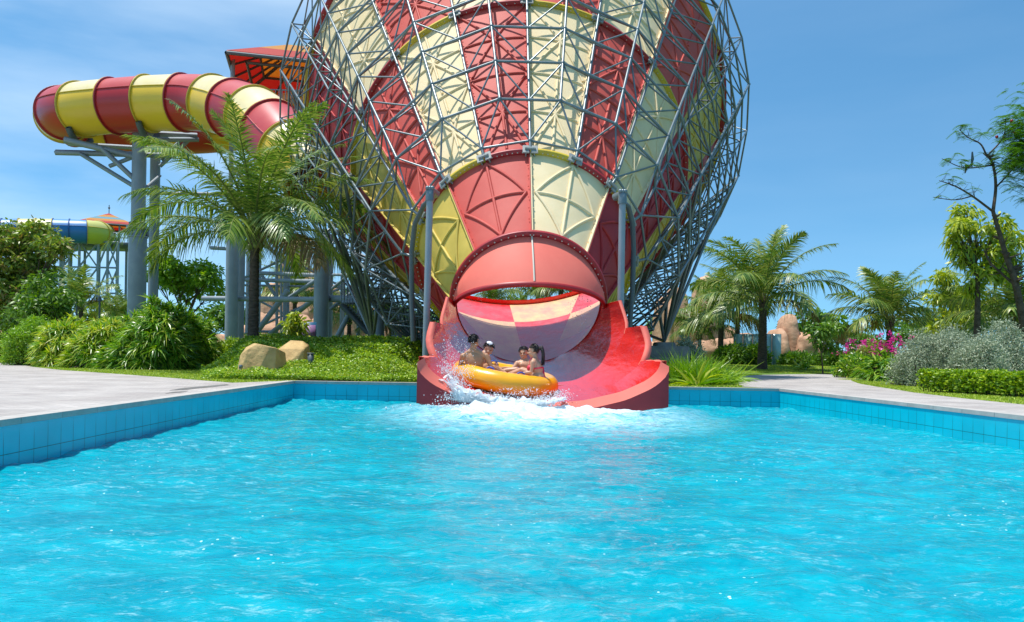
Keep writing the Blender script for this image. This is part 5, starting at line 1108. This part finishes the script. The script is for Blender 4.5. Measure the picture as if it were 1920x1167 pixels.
    if hair == 'long':
        for a in np.linspace(-1.9, 1.9, 26): p0 = A_(math.sin(a) * .078, -.02 - math.cos(a) * .09, .02); tube(mb, catmull([p0, p0 - u * .07 + g_.normal(0, .006, 3), p0 - u * .15 + g_.normal(0, .014, 3) + f * .01], 4), [.014] * 4 + [.012] * 4 + [.006], 6)
    mb.build('hair', hm, root); return root, A_, sx, fw, uz, chest, pelvis, sw
# rider 1: left, back to the camera
d1 = 14.0
r1 = person('shirtless man at the left of the raft with his back to the camera', SK[0], at(889, 641, d1), (.45, .85, -.12), (-.05, .0, 1), at(887, 657, d1), (at(868, 668, d1 - .02), at(911, 668, d1 + .02)), at(889, 676, d1), at(893, 699, d1),
    [(at(862, 688, d1 + .05), at(872, 702, d1 + .15), (.3, 1, -.4)), (at(921, 688, d1 - .02), at(943, 700, d1 + .08), (1, .2, -.25))], [(at(915, 686, d1 + .45), at(938, 700, d1 + .75), (.6, .5, .6)), (at(925, 690, d1 + .3), at(955, 702, d1 + .5), (.7, .3, .6))])
root, A_, sx, fw, uz, ch_, pv, sw = r1; mb = MB(); ell(mb, pv - uz * .03, (sw * .43, .15, .13), sx, fw, uz); mb.build('swim_shorts', M['short_b'], root)
# rider 2: behind, leaning down, white cap
d2 = 14.75
r2 = person('rider in a white cap leaning forward behind the bare backed man', SK[1], at(916, 655, d2), (.55, -.62, -.5), (.25, .1, 1), at(908, 664, d2), (at(893, 668, d2 - .12), at(914, 670, d2 + .15)), at(902, 682, d2 + .02), at(900, 702, d2 + .08),
    [(at(905, 692, d2 - .25), at(925, 698, d2 - .2), (1, -.2, -.2)), (at(922, 690, d2 + .1), at(940, 698, d2), (1, -.2, -.2))], [(at(930, 690, d2 + .0), at(948, 705, d2 - .1), (.6, 0, .5)), (at(930, 690, d2 + .2), at(950, 704, d2 + .2), (.6, 0, .5))])
root, A_, sx, fw, uz, ch_, pv, sw = r2; s_ = unit(A_(1, 0, 0) - A_(0, 0, 0)); f_ = unit(A_(0, 1, 0) - A_(0, 0, 0)); u_ = unit(A_(0, 0, 1) - A_(0, 0, 0))
mb = MB(); ell(mb, A_(0, -.035, .055), (.083, .090, .088), s_, f_, u_, 4, 0, lambda V: V[:, 2] > .28); mb.build('cap', M['capw'], root)
# rider 3: facing the camera, smiling
d3 = 14.75
r3 = person('smiling shirtless man facing the camera at the right of the raft', SK[2], at(982, 663, d3), (-.30, -.93, -.10), (-.12, 0, 1), at(984, 677, d3), (at(1006, 683, d3 + .05), at(970, 682, d3 - .05)), at(988, 690, d3 - .03), at(994, 710, d3),
    [(at(1014, 695, d3 - .05), at(1005, 706, d3 - .25), (-.6, -.5, -.3)), (at(961, 693, d3 - .12), at(946, 690, d3 - .15), (-1, -.1, -.05))], [(at(968, 694, d3 - .35), at(938, 696, d3 - .3), (-.25, .1, 1)), (at(965, 696, d3 - .1), at(927, 694, d3 - .05), (-.25, .1, 1))], jaw=1.05)
root, A_, sx, fw, uz, ch_, pv, sw = r3; mb = MB(); ell(mb, pv - uz * .03, (sw * .46, .15, .13), sx, fw, uz); cone_sph(mb, pv + sx * .09, .098, pv + sx * .09 + (np.array(at(968, 694, d3 - .35)) - pv) * .6, .078); mb.build('swim_shorts', M['short_b'], root)
# rider 4: woman with ponytail, red bikini, seen from behind and the side
d4 = 14.0
r4 = person('woman with a dark ponytail and red bikini top at the right of the raft', SK[3], at(1000, 659, d4), (-.93, .30, -.12), (.06, 0, 1), at(1003, 673, d4), (at(999, 680, d4 - .14), at(1009, 680, d4 + .16)), at(1006, 689, d4), at(1010, 708, d4),
    [(at(996, 698, d4 - .16), at(972, 702, d4 - .1), (-1, .1, -.05)), (at(1000, 696, d4 + .22), at(980, 702, d4 + .25), (-1, .1, -.1))], [(at(978, 694, d4 + .0), at(955, 704, d4 + .1), (-.5, .2, .7)), (at(980, 693, d4 + .2), at(952, 702, d4 + .3), (-.5, .2, .7))], hair='pony', female=True, hairm=M['hairb'])
root, A_, sx, fw, uz, ch_, pv, sw = r4; mb = MB(); a_ = np.linspace(0, 2 * np.pi, 40)
rg = lambda h, g1, g2: ch_ - uz * h + np.cos(a_)[:, None] * sx * (sw * .43 + g1) + np.sin(a_)[:, None] * fw * (.098 + g2)
grid(mb, np.stack([rg(.012, .006, .014), rg(.025, .012, .02), rg(.04, .006, .014)]))
for q in (-1, 1): ell(mb, ch_ + fw * .10 + sx * q * .07, (.066, .058, .062), sx, fw, uz); tube(mb, [ch_ + fw * .12 + sx * q * .07 + uz * .04, ch_ + fw * .06 + sx * q * .07 + uz * .17, ch_ - fw * .02 + uz * .20], .006, 5)
kn = ch_ - fw * .118 - uz * .027
for k in range(2): strips(mb, [kn], np.array([[.15 * k, -.25, -1.]]), np.array([[1., 0, 0]]), .16, .032, (.6, 1, .9, .5)); ell(mb, kn + sx * .02 * (2 * k - 1), (.022, .012, .016), sx, fw, uz, 2)
mb.build('bikini_top', M['bikini'], root)
mb = MB(); ell(mb, pv - uz * .05, (sw * .45, .14, .10), sx, fw, uz); mb.build('bikini_bottom', M['bikini'], root)

# splash: foam lumps and flying drops
def foam_mat():
    mt = mat('white_water', (.80, .88, .92), .35, .5, trans=.35); return mt
M['foam'] = foam_mat(); g_ = np.random.default_rng(77)
# churned foam sheet riding on the pool in front of the chute
xs = np.linspace(-.9, 3.4, 400); ys = np.linspace(10.9, 13.6, 230); X, Y = np.meshgrid(xs, ys); P2 = np.stack([X, Y, 0 * X], -1).reshape(-1, 3)
n1 = vnoise(P2, 31, 5, 1.6).reshape(X.shape); n2 = vnoise(P2, 32, 4, 7).reshape(X.shape)
env = 1.25 * np.exp(-((X - .45) / .85) ** 2 - ((Y - 13.1) / .6) ** 2) * 1.0 + .75 * np.exp(-((X - 1.1) / 1.2) ** 2 - ((Y - 12.3) / .8) ** 2) + .8 * np.exp(-((X + .15) / .5) ** 2 - ((Y - 13.2) / .35) ** 2)
H = env * (.13 + .08 * n1 + .045 * n2) - .022 - .02 * np.abs(n2); Zf = waterz(X, Y) + H
mb = MB(); grid(mb, np.stack([X, Y, Zf], -1))
# spray: droplets, denser near the sources
def cloud(n, c, sp, rlo, rhi, vel=(0, 0, 0)):
    P = np.array(c) + g_.normal(0, 1, (n, 3)) * sp; r = rlo * (rhi / rlo) ** (g_.random(n) ** 2.2); icos(mb, P, np.stack([r, r, r * g_.uniform(.8, 1.6, n)], -1), 0, 1)
for px, py, d, sx_, sz_, n, rh in ((838, 712, 13.75, .09, .12, 2600, .012), (848, 728, 13.55, .12, .08, 3000, .014), (862, 744, 13.3, .17, .05, 2600, .014), (900, 746, 13.15, .22, .04, 2200, .013), (868, 695, 13.4, .11, .07, 500, .009), (842, 668, 13.9, .12, .15, 420, .010), (872, 650, 13.9, .13, .10, 160, .009),
                                   (940, 752, 13.1, .25, .04, 1900, .013), (1000, 757, 13.1, .2, .035, 1500, .012), (1030, 748, 13.2, .16, .035, 700, .010), (1050, 738, 13.45, .10, .03, 260, .012), (985, 735, 13.3, .3, .04, 350, .012), (850, 765, 12.8, .35, .03, 900, .018), (960, 775, 12.3, .5, .03, 700, .014),
                                   (905, 560, 16.6, .18, .10, 90, .012), (1085, 570, 16.6, .14, .16, 170, .012), (1090, 600, 16.3, .10, .12, 80, .012)):
    cloud(n, at(px, py, d), (sx_, .12, sz_), .0025, rh)
# torn curtains of water thrown off the raft
for layer in range(5):
    nu, nv = 150, 46; u = np.linspace(0, 1, nu); pts = np.array([at(818, 742, 13.7), at(838, 746, 13.45), at(868, 752, 13.2), at(915, 758, 13.05), at(975, 760, 13.0), at(1035, 756, 13.1), at(1060, 748, 13.35)]); Pc = resample(catmull(pts, 10), nu)
    hgt = np.interp(u, [0, .12, .28, .5, .75, 1], [.30, .46, .38, .22, .13, .06]) * g_.uniform(.7, 1.1); vv = np.linspace(0, 1, nv)
    nn = vnoise(np.stack([u * 9, 0 * u + layer * 3, 0 * u], -1), 50 + layer, 4, 1.0); hgt = hgt * (1 + .45 * nn)
    Pg = Pc[:, None] + np.stack([-.16 * (1 - u)[:, None] * vv ** 1.3 * (1 + .3 * layer), -(.10 + .05 * layer) * vv ** 1.2 + 0 * u[:, None], hgt[:, None] * (vv - .35 * vv ** 3)], -1)
    q = Pg.reshape(-1, 3); dn = vnoise(q, 60 + layer, 5, 3.5); q = q + np.stack([dn * .03, vnoise(q, 70 + layer, 4, 4) * .04, vnoise(q, 80 + layer, 4, 5) * .02], -1); q[:, 1] += layer * .05 - .1
    mbx = MB(); I = np.arange(nu * nv).reshape(nu, nv); F = np.stack([I[:-1, :-1], I[:-1, 1:], I[1:, 1:], I[1:, :-1]], -1).reshape(-1, 4); c = q[F].mean(1); vf = np.tile((np.arange(nv - 1) + .5) / nv, nu - 1)
    hole = vnoise(c, 90 + layer, 4, 9.0) * .5 + vnoise(c * [1, 1, .4], 95 + layer, 3, 22.0) * .5; F = F[hole > (-.9 + 1.75 * vf)]; mb.add(q, F)
# arcs of thrown water at the left of the raft
for k in range(60):
    a = rng.uniform(-.3, 1.2); v = np.array([-.5 * math.cos(a) + rng.normal(0, .2), rng.normal(-.2, .15), rng.uniform(.6, 2.6)]) * .55; p0 = np.array(at(855 + rng.normal(0, 14), 728, 13.6)); t = np.linspace(0, rng.uniform(.12, .4), rng.integers(5, 16)); P = p0 + v * t[:, None] * 1.6 + np.array([0, 0, -3.0]) * t[:, None] ** 2
    P += g_.normal(0, .012, P.shape); r = g_.uniform(.004, .014, len(P)); icos(mb, P, r, 0, 1)
o = mb.build('splash', M['foam']); tag(o, 'white splash and flying drops thrown up where the raft meets the pool', 'splash', kind='stuff')
